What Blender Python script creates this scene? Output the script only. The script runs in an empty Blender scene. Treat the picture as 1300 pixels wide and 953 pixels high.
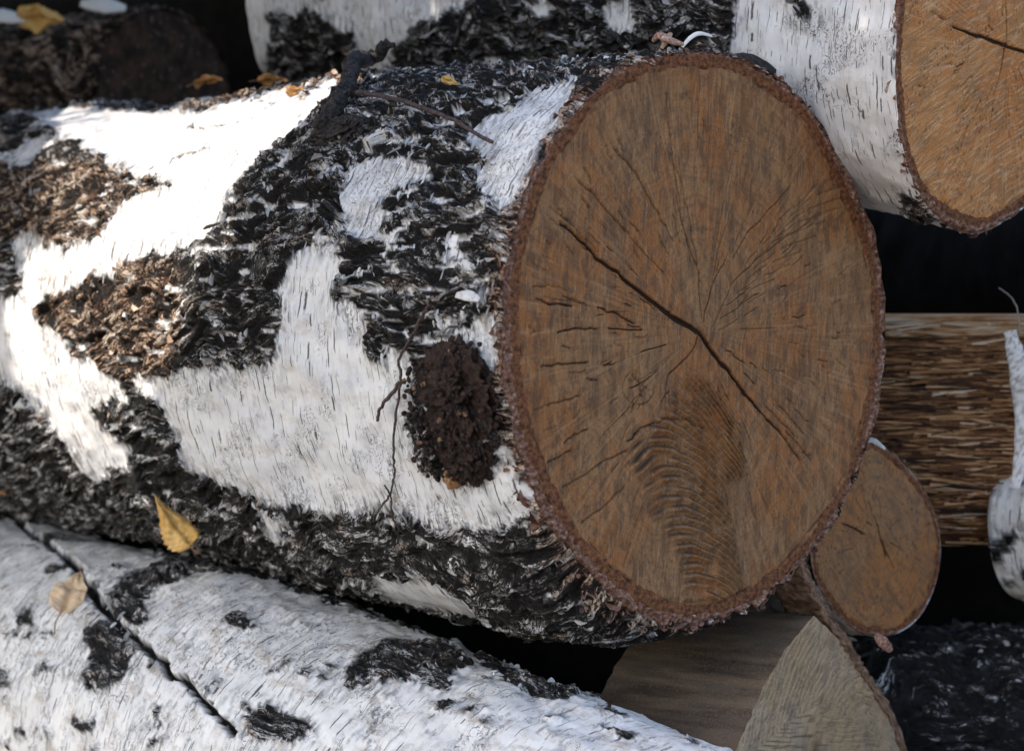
import bpy, math, random
import numpy as np
from mathutils import Vector

# ------------------------------------------------------------------ camera, sky, sun, exposure
S = 0.00045          # metres per photo pixel at the focus plane
D = 2600.0           # camera distance in those units
GH = 760.0           # camera height above the ground in those units
scene = bpy.context.scene
COL = scene.collection
cam_d = bpy.data.cameras.new('camera'); cam = bpy.data.objects.new('camera', cam_d); COL.objects.link(cam)
cam.location = (0, -D*S, GH*S); cam.rotation_euler = (math.radians(90), 0, 0)
cam_d.sensor_width = 36; cam_d.lens = 36*D/1300; cam_d.clip_start = 0.01; cam_d.clip_end = 500
cam_d.dof.use_dof = True; cam_d.dof.focus_distance = (D+20)*S; cam_d.dof.aperture_fstop = 9.0
scene.camera = cam
LDIR = Vector((-0.80, -0.42, 0.74)).normalized()      # towards the sun
elev = math.asin(LDIR.z); az = math.atan2(LDIR.x, LDIR.y)
world = bpy.data.worlds.new('World'); scene.world = world; world.use_nodes = True
wn = world.node_tree; bg = wn.nodes['Background']
sky = wn.nodes.new('ShaderNodeTexSky'); sky.sky_type = 'NISHITA'; sky.sun_disc = False
sky.sun_elevation = elev; sky.sun_rotation = az; sky.dust_density = 2.0; sky.air_density = 1.0; sky.ozone_density = 1.0
wn.links.new(sky.outputs[0], bg.inputs[0]); bg.inputs[1].default_value = 0.15
sun_d = bpy.data.lights.new('sun', 'SUN'); sun = bpy.data.objects.new('sun', sun_d); COL.objects.link(sun)
sun_d.energy = 2.6; sun_d.angle = math.radians(0.5); sun_d.color = (1, 0.90, 0.77)
sun.rotation_euler = LDIR.to_track_quat('Z', 'Y').to_euler(); sun.location = LDIR*5
vs = scene.view_settings; vs.view_transform = 'Standard'; vs.look = 'None'; vs.gamma = 1; vs.use_curve_mapping = False
vs.exposure = 1.25
scene.render.engine = 'CYCLES'

rng = np.random.default_rng(7); random.seed(7)

# ------------------------------------------------------------------ small helpers
def at(px, py, Y):
    s = (D+Y)/D
    return np.array(((px-650)*s, Y, (476.5-py)*s+GH))*S
def project(P):
    s = (P[..., 1]/S+D)/D
    return 650+P[..., 0]/S/s, 476.5-(P[..., 2]/S-GH)/s
CAM = np.array((0, -D*S, GH*S))
_perm = np.random.default_rng(3).permutation(256); _perm = np.concatenate([_perm, _perm, _perm])
_g = np.random.default_rng(4).normal(size=(256, 3)); _g /= np.linalg.norm(_g, axis=1)[:, None]; _g = _g.astype(np.float32)
def perlin(x, y, z=0.0):
    x = np.asarray(x, np.float32); y = np.asarray(y, np.float32); z = np.zeros_like(x)+np.float32(z)
    xi = np.floor(x).astype(np.int32); yi = np.floor(y).astype(np.int32); zi = np.floor(z).astype(np.int32)
    xf = x-xi; yf = y-yi; zf = z-zi; xi &= 255; yi &= 255; zi &= 255
    def f(t): return t*t*t*(t*(t*6-15)+10)
    u, v, w = f(xf), f(yf), f(zf)
    def g(i, j, k):
        h = _perm[_perm[_perm[xi+i]+yi+j]+zi+k]; G = _g[h]
        return G[..., 0]*(xf-i)+G[..., 1]*(yf-j)+G[..., 2]*(zf-k)
    flat = np.all(zf == 0)
    def plane(k):
        a = g(0, 0, k); b = g(1, 0, k); c = g(0, 1, k); d = g(1, 1, k)
        a = a+u*(b-a); c = c+u*(d-c); return a+v*(c-a)
    p = plane(0)
    return p*1.6 if flat else (p+w*(plane(1)-p))*1.6
def fbm(x, y, z=0.0, o=4, gain=.5):
    t = 0; a = 1.0
    for i in range(o):
        t = t+a*perlin(x*2**i+i*17.3, y*2**i+i*9.1, z*2**i+i if not np.isscalar(z) else float(int(z+i*5))); a *= gain
    return t
def ridged(x, y, z=0.0, o=4):
    t = 0; a = 1.0; n = 0
    for i in range(o):
        t = t+a*(1-np.abs(perlin(x*2**i+i*11.3, y*2**i+i*7.7, float(int(z+i*5))))*1.6); n += a; a *= .5
    return t/n
def sstep(a, b, x):
    t = np.clip((x-a)/(b-a), 0, 1); return t*t*(3-2*t)
def terrace(x, n, k=.25):
    y = x*n; f = np.floor(y); r = y-f
    return (f+sstep(0.5-k, 0.5+k, r))/n

def mesh_np(name, verts, quads, attrs=None, smooth=True, vecs=None):
    me = bpy.data.meshes.new(name)
    verts = np.ascontiguousarray(verts.reshape(-1, 3), np.float32); quads = np.ascontiguousarray(quads, np.int32)
    k = quads.shape[1]
    me.vertices.add(len(verts)); me.vertices.foreach_set('co', verts.ravel())
    me.loops.add(quads.size); me.loops.foreach_set('vertex_index', quads.ravel())
    me.polygons.add(len(quads)); me.polygons.foreach_set('loop_start', np.arange(0, quads.size, k, dtype=np.int32))
    me.polygons.foreach_set('use_smooth', np.full(len(quads), smooth))
    me.update(calc_edges=True)
    for n, a in (attrs or {}).items():
        me.attributes.new(n, 'FLOAT', 'POINT').data.foreach_set('value', np.ascontiguousarray(a, np.float32).ravel())
    for n, a in (vecs or {}).items():
        me.attributes.new(n, 'FLOAT_VECTOR', 'POINT').data.foreach_set('vector', np.ascontiguousarray(a, np.float32).ravel())
    return me
def grid_quads(n, m, wrap=False):
    i = np.arange(n-1)[:, None]; j = np.arange(m if wrap else m-1)[None, :]; j2 = (j+1) % m
    return np.stack([i*m+j, i*m+j2, (i+1)*m+j2, (i+1)*m+j], -1).reshape(-1, 4)
def link(name, me, mat=None, parent=None):
    o = bpy.data.objects.new(name, me); COL.objects.link(o)
    if mat is not None: me.materials.append(mat)
    if parent is not None: o.parent = parent; o.matrix_parent_inverse = parent.matrix_world.inverted()
    return o
def thing(name, label, cat, loc, group=None):
    o = bpy.data.objects.new(name, None); COL.objects.link(o); o.location = [float(c) for c in loc]
    o.empty_display_size = .02
    o['label'] = label; o['category'] = cat
    if group: o['group'] = group
    bpy.context.view_layer.update()
    return o
def tag(o, label, cat, group=None):
    o['label'] = label; o['category'] = cat
    if group: o['group'] = group
    return o

# ------------------------------------------------------------------ node helpers
class NT:
    def __init__(s, name):
        s.m = bpy.data.materials.new(name); s.m.use_nodes = True; s.t = s.m.node_tree
        s.b = s.t.nodes['Principled BSDF']; s.out = s.t.nodes['Material Output']
    def put(s, inp, v):
        if isinstance(v, bpy.types.NodeSocket): s.t.links.new(v, inp)
        elif v is not None:
            if hasattr(inp.default_value, '__len__') and not hasattr(v, '__len__'): v = [v]*len(inp.default_value)
            if hasattr(v, '__len__') and len(v) == 3 and len(inp.default_value) == 4: v = (*v, 1)
            inp.default_value = v
    def attr(s, n, vec=False):
        a = s.t.nodes.new('ShaderNodeAttribute'); a.attribute_name = n; return a.outputs['Vector' if vec else 'Fac']
    def obj(s): return s.t.nodes.new('ShaderNodeTexCoord').outputs['Object']
    def mp(s, v, scale=(1, 1, 1), rot=(0, 0, 0), loc=(0, 0, 0)):
        n = s.t.nodes.new('ShaderNodeMapping'); s.put(n.inputs[0], v); n.inputs['Scale'].default_value = scale
        n.inputs['Rotation'].default_value = rot; n.inputs['Location'].default_value = loc; return n.outputs[0]
    def noise(s, v, sc, det=4, rough=.5, dist=0.):
        n = s.t.nodes.new('ShaderNodeTexNoise'); s.put(n.inputs['Vector'], v); n.inputs['Scale'].default_value = sc
        n.inputs['Detail'].default_value = det; n.inputs['Roughness'].default_value = rough
        n.inputs['Distortion'].default_value = dist; return n.outputs[0]
    def noisec(s, v, sc, det=4):
        n = s.t.nodes.new('ShaderNodeTexNoise'); s.put(n.inputs['Vector'], v); n.inputs['Scale'].default_value = sc; n.inputs['Detail'].default_value = det; return n.outputs['Color']
    def vor(s, v, sc=1., feat='F1'):
        n = s.t.nodes.new('ShaderNodeTexVoronoi'); n.feature = feat; s.put(n.inputs['Vector'], v); n.inputs['Scale'].default_value = sc
        return n
    def ma(s, op, a, b=None, c=None, clamp=False):
        n = s.t.nodes.new('ShaderNodeMath'); n.operation = op; n.use_clamp = clamp
        s.put(n.inputs[0], a); s.put(n.inputs[1], b)
        if c is not None: s.put(n.inputs[2], c)
        return n.outputs[0]
    def vm(s, op, a, b=None):
        n = s.t.nodes.new('ShaderNodeVectorMath'); n.operation = op; s.put(n.inputs[0], a)
        if op == 'SCALE': n.inputs['Scale'].default_value = b; return n.outputs[0]
        if b is not None: s.put(n.inputs[1], b)
        return n.outputs[0]
    def sep(s, v):
        n = s.t.nodes.new('ShaderNodeSeparateXYZ'); s.put(n.inputs[0], v); return n.outputs
    def rng(s, v, a, b, c=0., d=1., smooth=True):
        n = s.t.nodes.new('ShaderNodeMapRange'); n.interpolation_type = 'SMOOTHSTEP' if smooth else 'LINEAR'
        s.put(n.inputs[0], v)
        for i, q in enumerate((a, b, c, d)): s.put(n.inputs[1+i], q)
        return n.outputs[0]
    def mix(s, f, a, b, mode='MIX'):
        n = s.t.nodes.new('ShaderNodeMix'); n.data_type = 'RGBA'; n.blend_type = mode
        s.put(n.inputs[0], f); s.put(n.inputs[6], a); s.put(n.inputs[7], b); return n.outputs[2]
    def ramp(s, v, stops):
        n = s.t.nodes.new('ShaderNodeValToRGB'); s.put(n.inputs[0], v); e = n.color_ramp.elements
        while len(e) < len(stops): e.new(.5)
        for i, (p, c) in enumerate(stops): e[i].position = p; e[i].color = (*c, 1)
        return n.outputs[0]
    def bump(s, h, st, dist, nrm=None):
        n = s.t.nodes.new('ShaderNodeBump'); s.put(n.inputs['Height'], h); n.inputs['Strength'].default_value = st
        n.inputs['Distance'].default_value = dist
        if nrm is not None: s.put(n.inputs['Normal'], nrm)
        return n.outputs[0]
    def fin(s, col, rough=.8, nrm=None, spec=.3):
        s.put(s.b.inputs['Base Color'], col); s.put(s.b.inputs['Roughness'], rough)
        s.put(s.b.inputs['Specular IOR Level'], spec)
        if nrm is not None: s.put(s.b.inputs['Normal'], nrm)
        return s.m

def bark_material(name, lent=1.0, greytint=(0.69, 0.70, 0.73), dirt=0.25, white2=(0.79, 0.79, 0.80)):
    """attrs: suv (surface coords in px units), dark 0-1, tone 0-1, brown 0-1"""
    t = NT(name); q = t.attr('suv', True); dark = t.attr('dark'); tone = t.attr('tone'); brown = t.attr('brown')
    # ---- paper-white bark
    big = t.noise(t.mp(q, (1/90, 1/60, 1)), 1., 4, .55)
    streak = t.noise(t.mp(q, (1/5, 1/60, 1)), 1., 5, .6)
    fine = t.noise(t.mp(q, (1/2.2, 1/9, 1)), 1., 4, .6)
    white = t.mix(t.rng(big, .4, .62), greytint, white2)
    white = t.mix(t.ma('MULTIPLY', t.rng(streak, .52, .72), .35), white, (0.48, 0.45, 0.43))
    big2 = t.noise(t.mp(q, (1/55, 1/30, 1), loc=(7, 3, 0)), 1., 6, .68)
    white = t.mix(t.ma('MULTIPLY', t.rng(big2, .52, .68), dirt*2.2), white, (0.52, 0.45, 0.38))
    big3 = t.noise(t.mp(q, (1/26, 1/60, 1), loc=(1, 13, 0)), 1., 6, .7); white = t.mix(t.ma('MULTIPLY', t.rng(big3, .52, .66), dirt*2.0), white, (0.40, 0.41, 0.44))
    white = t.mix(t.ma('MULTIPLY', t.rng(fine, .55, .75), .35), white, (0.50, 0.49, 0.50))
    # lenticels: short dark dashes running round the trunk
    wob = t.noise(t.mp(q, (1/14, 1/14, 1)), 1., 2)
    qs = t.vm('ADD', q, t.mp(wob, (3, 0, 0)))
    masks = []
    for (cu, cv, w, L, pres, off) in ((21, 58, .75, 20, .6, 0), (11, 30, .5, 9, .45, 5), (60, 80, 1.7, 13, .45, 9)):
        qq = t.mp(qs, (1/cu, 1/cv, 1), loc=(off, off*.7, 0)); v = t.vor(qq)
        v.voronoi_dimensions = '2D'
        d = t.sep(t.vm('SUBTRACT', qq, v.outputs['Position'])); r = t.sep(v.outputs['Color'])
        dx = t.ma('ABSOLUTE', t.ma('MULTIPLY', d[0], cu)); dy = t.ma('ABSOLUTE', t.ma('MULTIPLY', d[1], cv))
        ll = t.ma('MULTIPLY', L, t.ma('ADD', .35, r[1]))
        along = t.rng(t.ma('DIVIDE', dy, ll), .6, 1., 1, 0)
        ww = t.ma('MULTIPLY', t.ma('MULTIPLY', w, t.ma('ADD', .45, r[2])), t.ma('ADD', .4, t.ma('MULTIPLY', t.noise(t.mp(q, (.2, .33, 1)), 1., 2), 1.3)))
        across = t.rng(t.ma('DIVIDE', dx, ww), .5, 1.25, 1, 0)
        pr = t.ma('LESS_THAN', r[0], pres*lent)
        masks.append(t.ma('MULTIPLY', t.ma('MULTIPLY', along, across), pr))
    lm = t.ma('MAXIMUM', t.ma('MAXIMUM', masks[0], t.ma('MULTIPLY', masks[1], .8)), masks[2])
    white = t.mix(t.ma('MULTIPLY', lm, .88), white, (0.035, 0.028, 0.025))
    # small black specks
    sp = t.noise(t.mp(q, (1/4, 1/6, 1), loc=(3, 1, 0)), 1., 3, .6)
    white = t.mix(t.rng(sp, .70, .76, 0, .8), white, (0.05, 0.045, 0.04))
    # wrinkles and torn layer edges of the paper bark
    wq = t.vm('ADD', q, t.vm('SCALE', t.vm('SUBTRACT', t.noisec(t.mp(q, (1/30, 1/30, 1)), 1., 3), (.5, .5, .5)), 20))
    wl = t.noise(t.mp(wq, (1/13, 1/60, 1)), 1., 1.5, .5); wl = t.rng(t.ma('ABSOLUTE', t.ma('SUBTRACT', wl, .5)), 0., .03, 1, 0)
    wm_ = t.ma('MAXIMUM', t.rng(t.noise(t.mp(q, (1/70, 1/60, 1), loc=(1, 5, 0)), 1., 3), .50, .60), t.attr('wrk'))
    wl = t.ma('MULTIPLY', wl, wm_)
    white = t.mix(t.ma('MULTIPLY', wl, .8), white, (0.07, 0.06, 0.055))
    # ---- black corky bark: fissures, crust flakes, silvery crumbs
    f_ = t.attr('flow', True); fw = t.vm('ADD', f_, t.vm('SCALE', t.vm('SUBTRACT', t.noisec(t.mp(f_, (1/22, 1/12, 1)), 1., 4), (.5, .5, .5)), 8))
    n1 = t.noise(t.mp(fw, (1/34, 1/5, 1)), 1., 6, .72, .15)
    n2 = t.noise(t.mp(f_, (1/3.4, 1/1.5, 1)), 1., 3, .6)
    v1 = t.vor(t.mp(fw, (1/36, 1/6.5, 1))); v1.voronoi_dimensions = '2D'; v2 = t.vor(t.mp(fw, (1/13, 1/3.0, 1))); v2.voronoi_dimensions = '2D'
    c1 = t.sep(v1.outputs['Color'])[0]; c2 = t.sep(v2.outputs['Color'])[1]
    ln_ = t.noise(t.mp(fw, (1/75, 1/11, 1), loc=(3, 3, 0)), 1., 3, .6); lin = t.rng(t.ma('ABSOLUTE', t.ma('SUBTRACT', ln_, .5)), .006, .075, 1, 0)
    ln2 = t.noise(t.mp(fw, (1/34, 1/5.5, 1), loc=(5, 8, 0)), 1., 3, .6); lin2 = t.rng(t.ma('ABSOLUTE', t.ma('SUBTRACT', ln2, .5)), .004, .04, 1, 0)
    tt = t.ma('ADD', tone, t.ma('MULTIPLY', t.ma('SUBTRACT', n1, .5), 1.15)); tt = t.ma('ADD', tt, t.ma('MULTIPLY', t.ma('SUBTRACT', n2, .5), .9))
    tt = t.ma('ADD', tt, t.ma('MULTIPLY', t.ma('SUBTRACT', c1, .5), .34)); tt = t.ma('ADD', tt, t.ma('MULTIPLY', t.ma('SUBTRACT', c2, .5), .42))
    tt = t.ma('SUBTRACT', tt, t.ma('MULTIPLY', lin, .62)); tt = t.ma('SUBTRACT', tt, t.ma('MULTIPLY', lin2, .34))
    blk = t.ramp(tt, [(0, (.005, .0045, .005)), (.25, (.014, .012, .012)), (.40, (.065, .060, .058)), (.54, (.17, .163, .16)), (.70, (.38, .375, .375)), (.88, (.68, .68, .68))])
    brn = t.ramp(tt, [(0, (.008, .005, .004)), (.2, (.03, .016, .011)), (.34, (.17, .095, .055)), (.50, (.42, .28, .19)), (.75, (.6, .48, .38)), (1, (.72, .66, .58))])
    blk = t.mix(brown, blk, brn)
    col = t.mix(dark, white, blk)
    hb = t.ma('ADD', t.ma('ADD', n1, t.ma('MULTIPLY', n2, .8)), t.ma('SUBTRACT', t.ma('MULTIPLY', t.ma('ADD', c1, c2), .45), t.ma('MULTIPLY', t.ma('ADD', lin, lin2), .6)))
    bh = t.ma('ADD', t.ma('MULTIPLY', hb, dark), t.ma('MULTIPLY', t.ma('SUBTRACT', t.ma('MULTIPLY', streak, .25), t.ma('MULTIPLY', t.ma('MAXIMUM', lm, wl), .5)), t.ma('SUBTRACT', 1, dark)))
    nr = t.bump(bh, .8, .0016)
    rough = t.mix(dark, (.62,)*3, (.58,)*3)
    return t.fin(col, t.sep(rough)[0], nr, .28)

def simple_mat(name, c0, c1, sc=300, rough=.75, c2=None, det=5):
    t = NT(name); q = t.obj(); n = t.noise(q, sc, det, .65); c = t.mix(t.rng(n, .38, .64), c0, c1)
    if c2: c = t.mix(t.rng(t.noise(q, sc*3, 3), .6, .72), c, c2)
    return t.fin(c, rough, t.bump(n, .7, .0015), .3)
M_dark = simple_mat('deep_shade_black', (.004, .0034, .003), (.010, .008, .007), 60, .9)  # near-black colour stands in for deep shadow on the back logs

# ------------------------------------------------------------------ a log as a surface (u along the axis, phi round it)
class Log:
    def __init__(s, P0, P1, R, umin, umax, rfun=None, tapers=0.0):
        s.P0 = P0; s.a = (P1-P0)/np.linalg.norm(P1-P0); s.R = R*S; s.umin, s.umax = umin, umax   # u in px units
        z = np.array((0, 0, 1.)); s.e2 = z-s.a*(z@s.a); s.e2 /= np.linalg.norm(s.e2); s.e1 = np.cross(s.a, s.e2)
        s.rfun = rfun; s.tapers = tapers
        s.Lpx = np.linalg.norm(P1-P0)/S
    def rad(s, u, ph):
        r = s.R/S*(1-s.tapers*u/s.Lpx)
        if s.rfun is not None: r = s.rfun(s, u, ph, r)
        return r*S
    def pos(s, u, ph, h=0.0):
        r = s.rad(u, ph)+np.asarray(h)*S; c, n = np.cos(ph)[..., None], np.sin(ph)[..., None]
        return s.P0+s.a*(u*S)[..., None]+r[..., None]*(c*s.e1+n*s.e2)
    def dirn(s, ph): return np.cos(ph)[..., None]*s.e1+np.sin(ph)[..., None]*s.e2
    def prep(s):
        u = np.linspace(s.umin, s.umax, 420); ph = np.linspace(0, 2*np.pi, 500)
        U, P = np.meshgrid(u, ph, indexing='ij'); X = s.pos(U, P); n = s.dirn(P)
        vis = ((CAM-X)*n).sum(-1) > 0; px, py = project(X)
        s._t = (U[vis], P[vis], px[vis], py[vis])
    def unproj(s, pts):
        if not hasattr(s, '_t'): s.prep()
        U, P, px, py = s._t; out = []
        for x, y in pts:
            i = np.argmin((px-x)**2+(py-y)**2); out.append((U[i], P[i]*s.R/S))
        return np.array(out)
    def field(s, polys, base=-60., n=360):
        u = np.linspace(s.umin, s.umax, n); v = np.linspace(0, 2*np.pi*s.R/S, n)
        Ug, Vg = np.meshgrid(u, v, indexing='ij'); F = np.full(Ug.shape, base, float)
        for kind, pts in polys:
            q = s.unproj(pts) if kind[0] in 'wd' else np.array(pts, float)
            sd = poly_sd(Ug, Vg, q)
            F = np.maximum(F, sd) if kind[0] in 'wW' else np.minimum(F, -sd)
        s.F = F
    def samp(s, U, V):
        n = s.F.shape[0]; x = np.clip((U-s.umin)/(s.umax-s.umin)*(n-1), 0, n-1.001); y = np.clip(V/(2*np.pi*s.R/S)*(n-1), 0, n-1.001)
        i = x.astype(int); j = y.astype(int); fx = x-i; fy = y-j; F = s.F
        return (F[i, j]*(1-fx)+F[i+1, j]*fx)*(1-fy)+(F[i, j+1]*(1-fx)+F[i+1, j+1]*fx)*fy
def poly_sd(X, Y, q):
    d = np.full(X.shape, 1e9); ins = np.zeros(X.shape, bool); n = len(q)
    for i in range(n):
        x0, y0 = q[i]; x1, y1 = q[(i+1) % n]; dx, dy = x1-x0, y1-y0; L = dx*dx+dy*dy+1e-9
        t = np.clip(((X-x0)*dx+(Y-y0)*dy)/L, 0, 1); d = np.minimum(d, (X-x0-t*dx)**2+(Y-y0-t*dy)**2)
        if y0 != y1: ins ^= ((y0 > Y) != (y1 > Y)) & (X < (x1-x0)*(Y-y0)/(y1-y0)+x0)
    return np.where(ins, 1, -1)*np.sqrt(d)
def poly_sd_fast(U, V, q):
    m = (U > q[:, 0].min()-60) & (U < q[:, 0].max()+60) & (V > q[:, 1].min()-60) & (V < q[:, 1].max()+60)
    r = np.full(U.shape, -99.); r[m] = poly_sd(U[m], V[m], q); return r
def line_field(X, Y, q, w0, w1, wob=0.0):
    """0..1 profile of a crack along polyline q (widths taper w0 -> w1)"""
    out = np.zeros(X.shape); n = len(q)-1
    for i in range(n):
        (x0, y0), (x1, y1) = q[i], q[i+1]; wm = max(w0, w1)*1.5+3
        m = (X > min(x0, x1)-wm) & (X < max(x0, x1)+wm) & (Y > min(y0, y1)-wm) & (Y < max(y0, y1)+wm)
        if not m.any(): continue
        x, y = X[m], Y[m]; dx, dy = x1-x0, y1-y0; L = dx*dx+dy*dy+1e-9
        t = np.clip(((x-x0)*dx+(y-y0)*dy)/L, 0, 1); d = np.sqrt((x-x0-t*dx)**2+(y-y0-t*dy)**2)
        w = w0+(w1-w0)*(i+t)/n
        out[m] = np.maximum(out[m], 1-sstep(w*.45, w*.5+1.0, d))
    return out

def bark_mesh(L, nu, nphi, seed, dens=None, phr=(55, 305), hd=16., hw=3., cracks=(), brownf=None, rim=None, fring=1.0, flow=0., base_lift=7., wrinkle=(), islands=None, tone_off=0., grime=None):
    back = max(24, nphi//9)
    p0, p1 = np.radians(phr[0]), np.radians(phr[1])
    ph = np.concatenate([np.linspace(p0, p1, nphi), np.linspace(p1, p0+2*np.pi, back+2)[1:-1]]) % (2*np.pi)
    if dens is None: u = np.linspace(L.umin, L.umax, nu)
    else:
        t = np.linspace(0, 1, nu); u = L.umin+(L.umax-L.umin)*((np.exp(dens*t)-1)/(math.exp(dens)-1))
    U, P = np.meshgrid(u, ph, indexing='ij'); V = P*L.R/S
    z = float(seed)
    wu = fbm(U/130, V/130, z, 2)*30; wv = fbm(U/110, V/110, z+40, 2)*22
    big = fbm(U/48, V/42, z+3, 4)*19; fr = fbm(U/5., V/26, z+7, 3)*6*fring*sstep(-.2, .5, fbm(U/60, V/60, z+6, 2)); sm = fbm(U/8, V/8, z+9, 3)*4
    F = L.samp(U+wu*.12, V+wv*.12)+big*.8+fr*.75+sm
    if islands: F = np.maximum(F, (fbm(U/60, V/15, z+91, 4)-.52+islands(U, V))*30)
    if grime is not None: F = np.minimum(F, (grime-fbm(U/75, V/45, z+93, 5))*38)
    dark = 1-sstep(-1.5, 1.5, F); hm = 1-sstep(-9, 3, F)
    # corky ridges, flowing along the trunk with a swirl
    sh = np.where(U > 350, (U-350), 0.); sh = sh*sh/(sh+200.)*flow*np.clip((5.2-P)/1.5, 0, 1)
    Uw, Vw = U+wu*1.2, V+wv*1.5+sm*.5-sh
    r1 = ridged(Uw/150, Vw/26, z+11, 2)
    iso = fbm(U/60, V/40, z+15, 2)
    fineh = fbm(Uw/26, Vw/4, z+21, 2)
    plate = r1
    f0 = perlin(Uw/125+9, Vw/15+5, z+2)+.10*perlin(U/14, V/9, z+4); fis = np.abs(f0)
    fis2 = np.abs(perlin(Uw/60+2, Vw/8.5+8, z+6)+.12*perlin(U/10, V/7, z+5))
    zone = sstep(-.15, .2, fbm(U/75, V/48, z+8, 3))          # 0 deeply fissured, 1 crusty
    gr1 = (1-sstep(0.0, .26, fis))*(1-.35*zone); gr2 = (1-sstep(0.0, .2, fis2))*sstep(-.3, .2, perlin(U/50, V/30, z+19))
    groove = np.maximum(gr1, gr2*.5)
    # overlapping plates: a saw-tooth across the grain gives undercut-looking shingled ridges
    ss = Vw/19+1.3*perlin(Uw/90, Vw/60, z+22)+.35*perlin(Uw/22, Vw/16, z+23); sf = ss-np.floor(ss); sid = np.floor(ss)
    shg = sf**1.5*(1-sstep(.86, 1., sf))*sstep(-.35, .25, perlin(U/55+sid*3.7, sid*1.9, z+24))
    lamin = shg
    hdark = base_lift+hd*.45*(plate-.6)*2.0+shg*hd*.42+iso*2.5+fineh*.8-(gr1*.6+gr2*.18)*hd*.75
    lo = fbm(U/95, V/80, z+31, 3)
    lay = terrace(fbm(U/26, V/52, z+33, 3)*.5+.5, 5, .06)
    hwhite = hw*lo*2+lay*2.2+fbm(U/3.5, V/14, z+35, 2)*.35
    lip = np.exp(-(F-3)**2/30.)*2.0
    h = hwhite*(1-hm)+hdark*hm+lip*(1-dark)+lo*4*dark
    ck = np.zeros(U.shape)
    for pts, w0, w1, dep in cracks:
        q = L.unproj(pts); q2 = []
        for i in range(len(q)-1):
            for k in range(6): q2.append(q[i]+(q[i+1]-q[i])*k/6)
        q2.append(q[-1]); q2 = np.array(q2); q2[1:-1] += rng.normal(0, 2.6, (len(q2)-2, 2))
        c = line_field(U+sm*.8, V+sm*.8, q2, w0, w1); h -= c*dep; h += .7*line_field(U, V, q2, w0*2.2, w1*2.2)*(1-c); ck = np.maximum(ck, c)
    n_ = fbm(Uw/38, Vw/18, z+51, 4); stk = fbm(Uw/40, Vw/4.2, z+53, 3)
    tone = .30+zone*.26+n_*.30+stk*.30+(plate-.6)*.45-groove*.42+(lamin-.3)*.35+tone_off+.11
    tone += .22*np.exp(-F**2/80.)*sstep(-.1, .4, perlin(U/18, V/18, z+61))
    dark = np.maximum(dark, np.exp(-np.maximum(F, 0)/13.)*sstep(-.05, .45, fbm(U/7, V/26, z+63, 4))*.8)
    tone = np.where((F > 2), np.maximum(tone, .45), tone)
    tone = np.where(ck > .3, -.3, tone)
    dark = np.maximum(dark, sstep(.2, .5, ck))
    brown = np.zeros(U.shape); wrk = sstep(22, 2, F)*sstep(-.1, .35, fbm(U/40, V/40, z+81, 3))
    for q in wrinkle: wrk = np.maximum(wrk, sstep(-12, 10, poly_sd_fast(U, V, L.unproj(q))))
    brown += .35*sstep(.15, .6, fbm(U/40, V/30, z+71, 3))
    if brownf is not None: brown = np.clip(brown+brownf(L, U, V, P), 0, 1)
    brown = np.maximum(brown, .8*ck)
    if rim is not None: h, dark, tone, brown = rim(L, U, V, P, h, dark, tone, brown)
    X = L.pos(U, P, h)
    me = mesh_np('bark', X, grid_quads(nu, len(ph), True)[:, ::-1], dict(dark=dark, tone=tone, brown=brown, wrk=wrk),
                 vecs=dict(suv=np.stack([U, V, np.zeros_like(U)], -1), flow=np.stack([Uw, Vw, np.zeros_like(U)], -1)))
    L.edge = (ph, h[0], X[0]); L.edge_end = (ph, h[-1], X[-1])
    L.hgrid = (u, ph, h, dark, F, tone)
    return me

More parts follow.
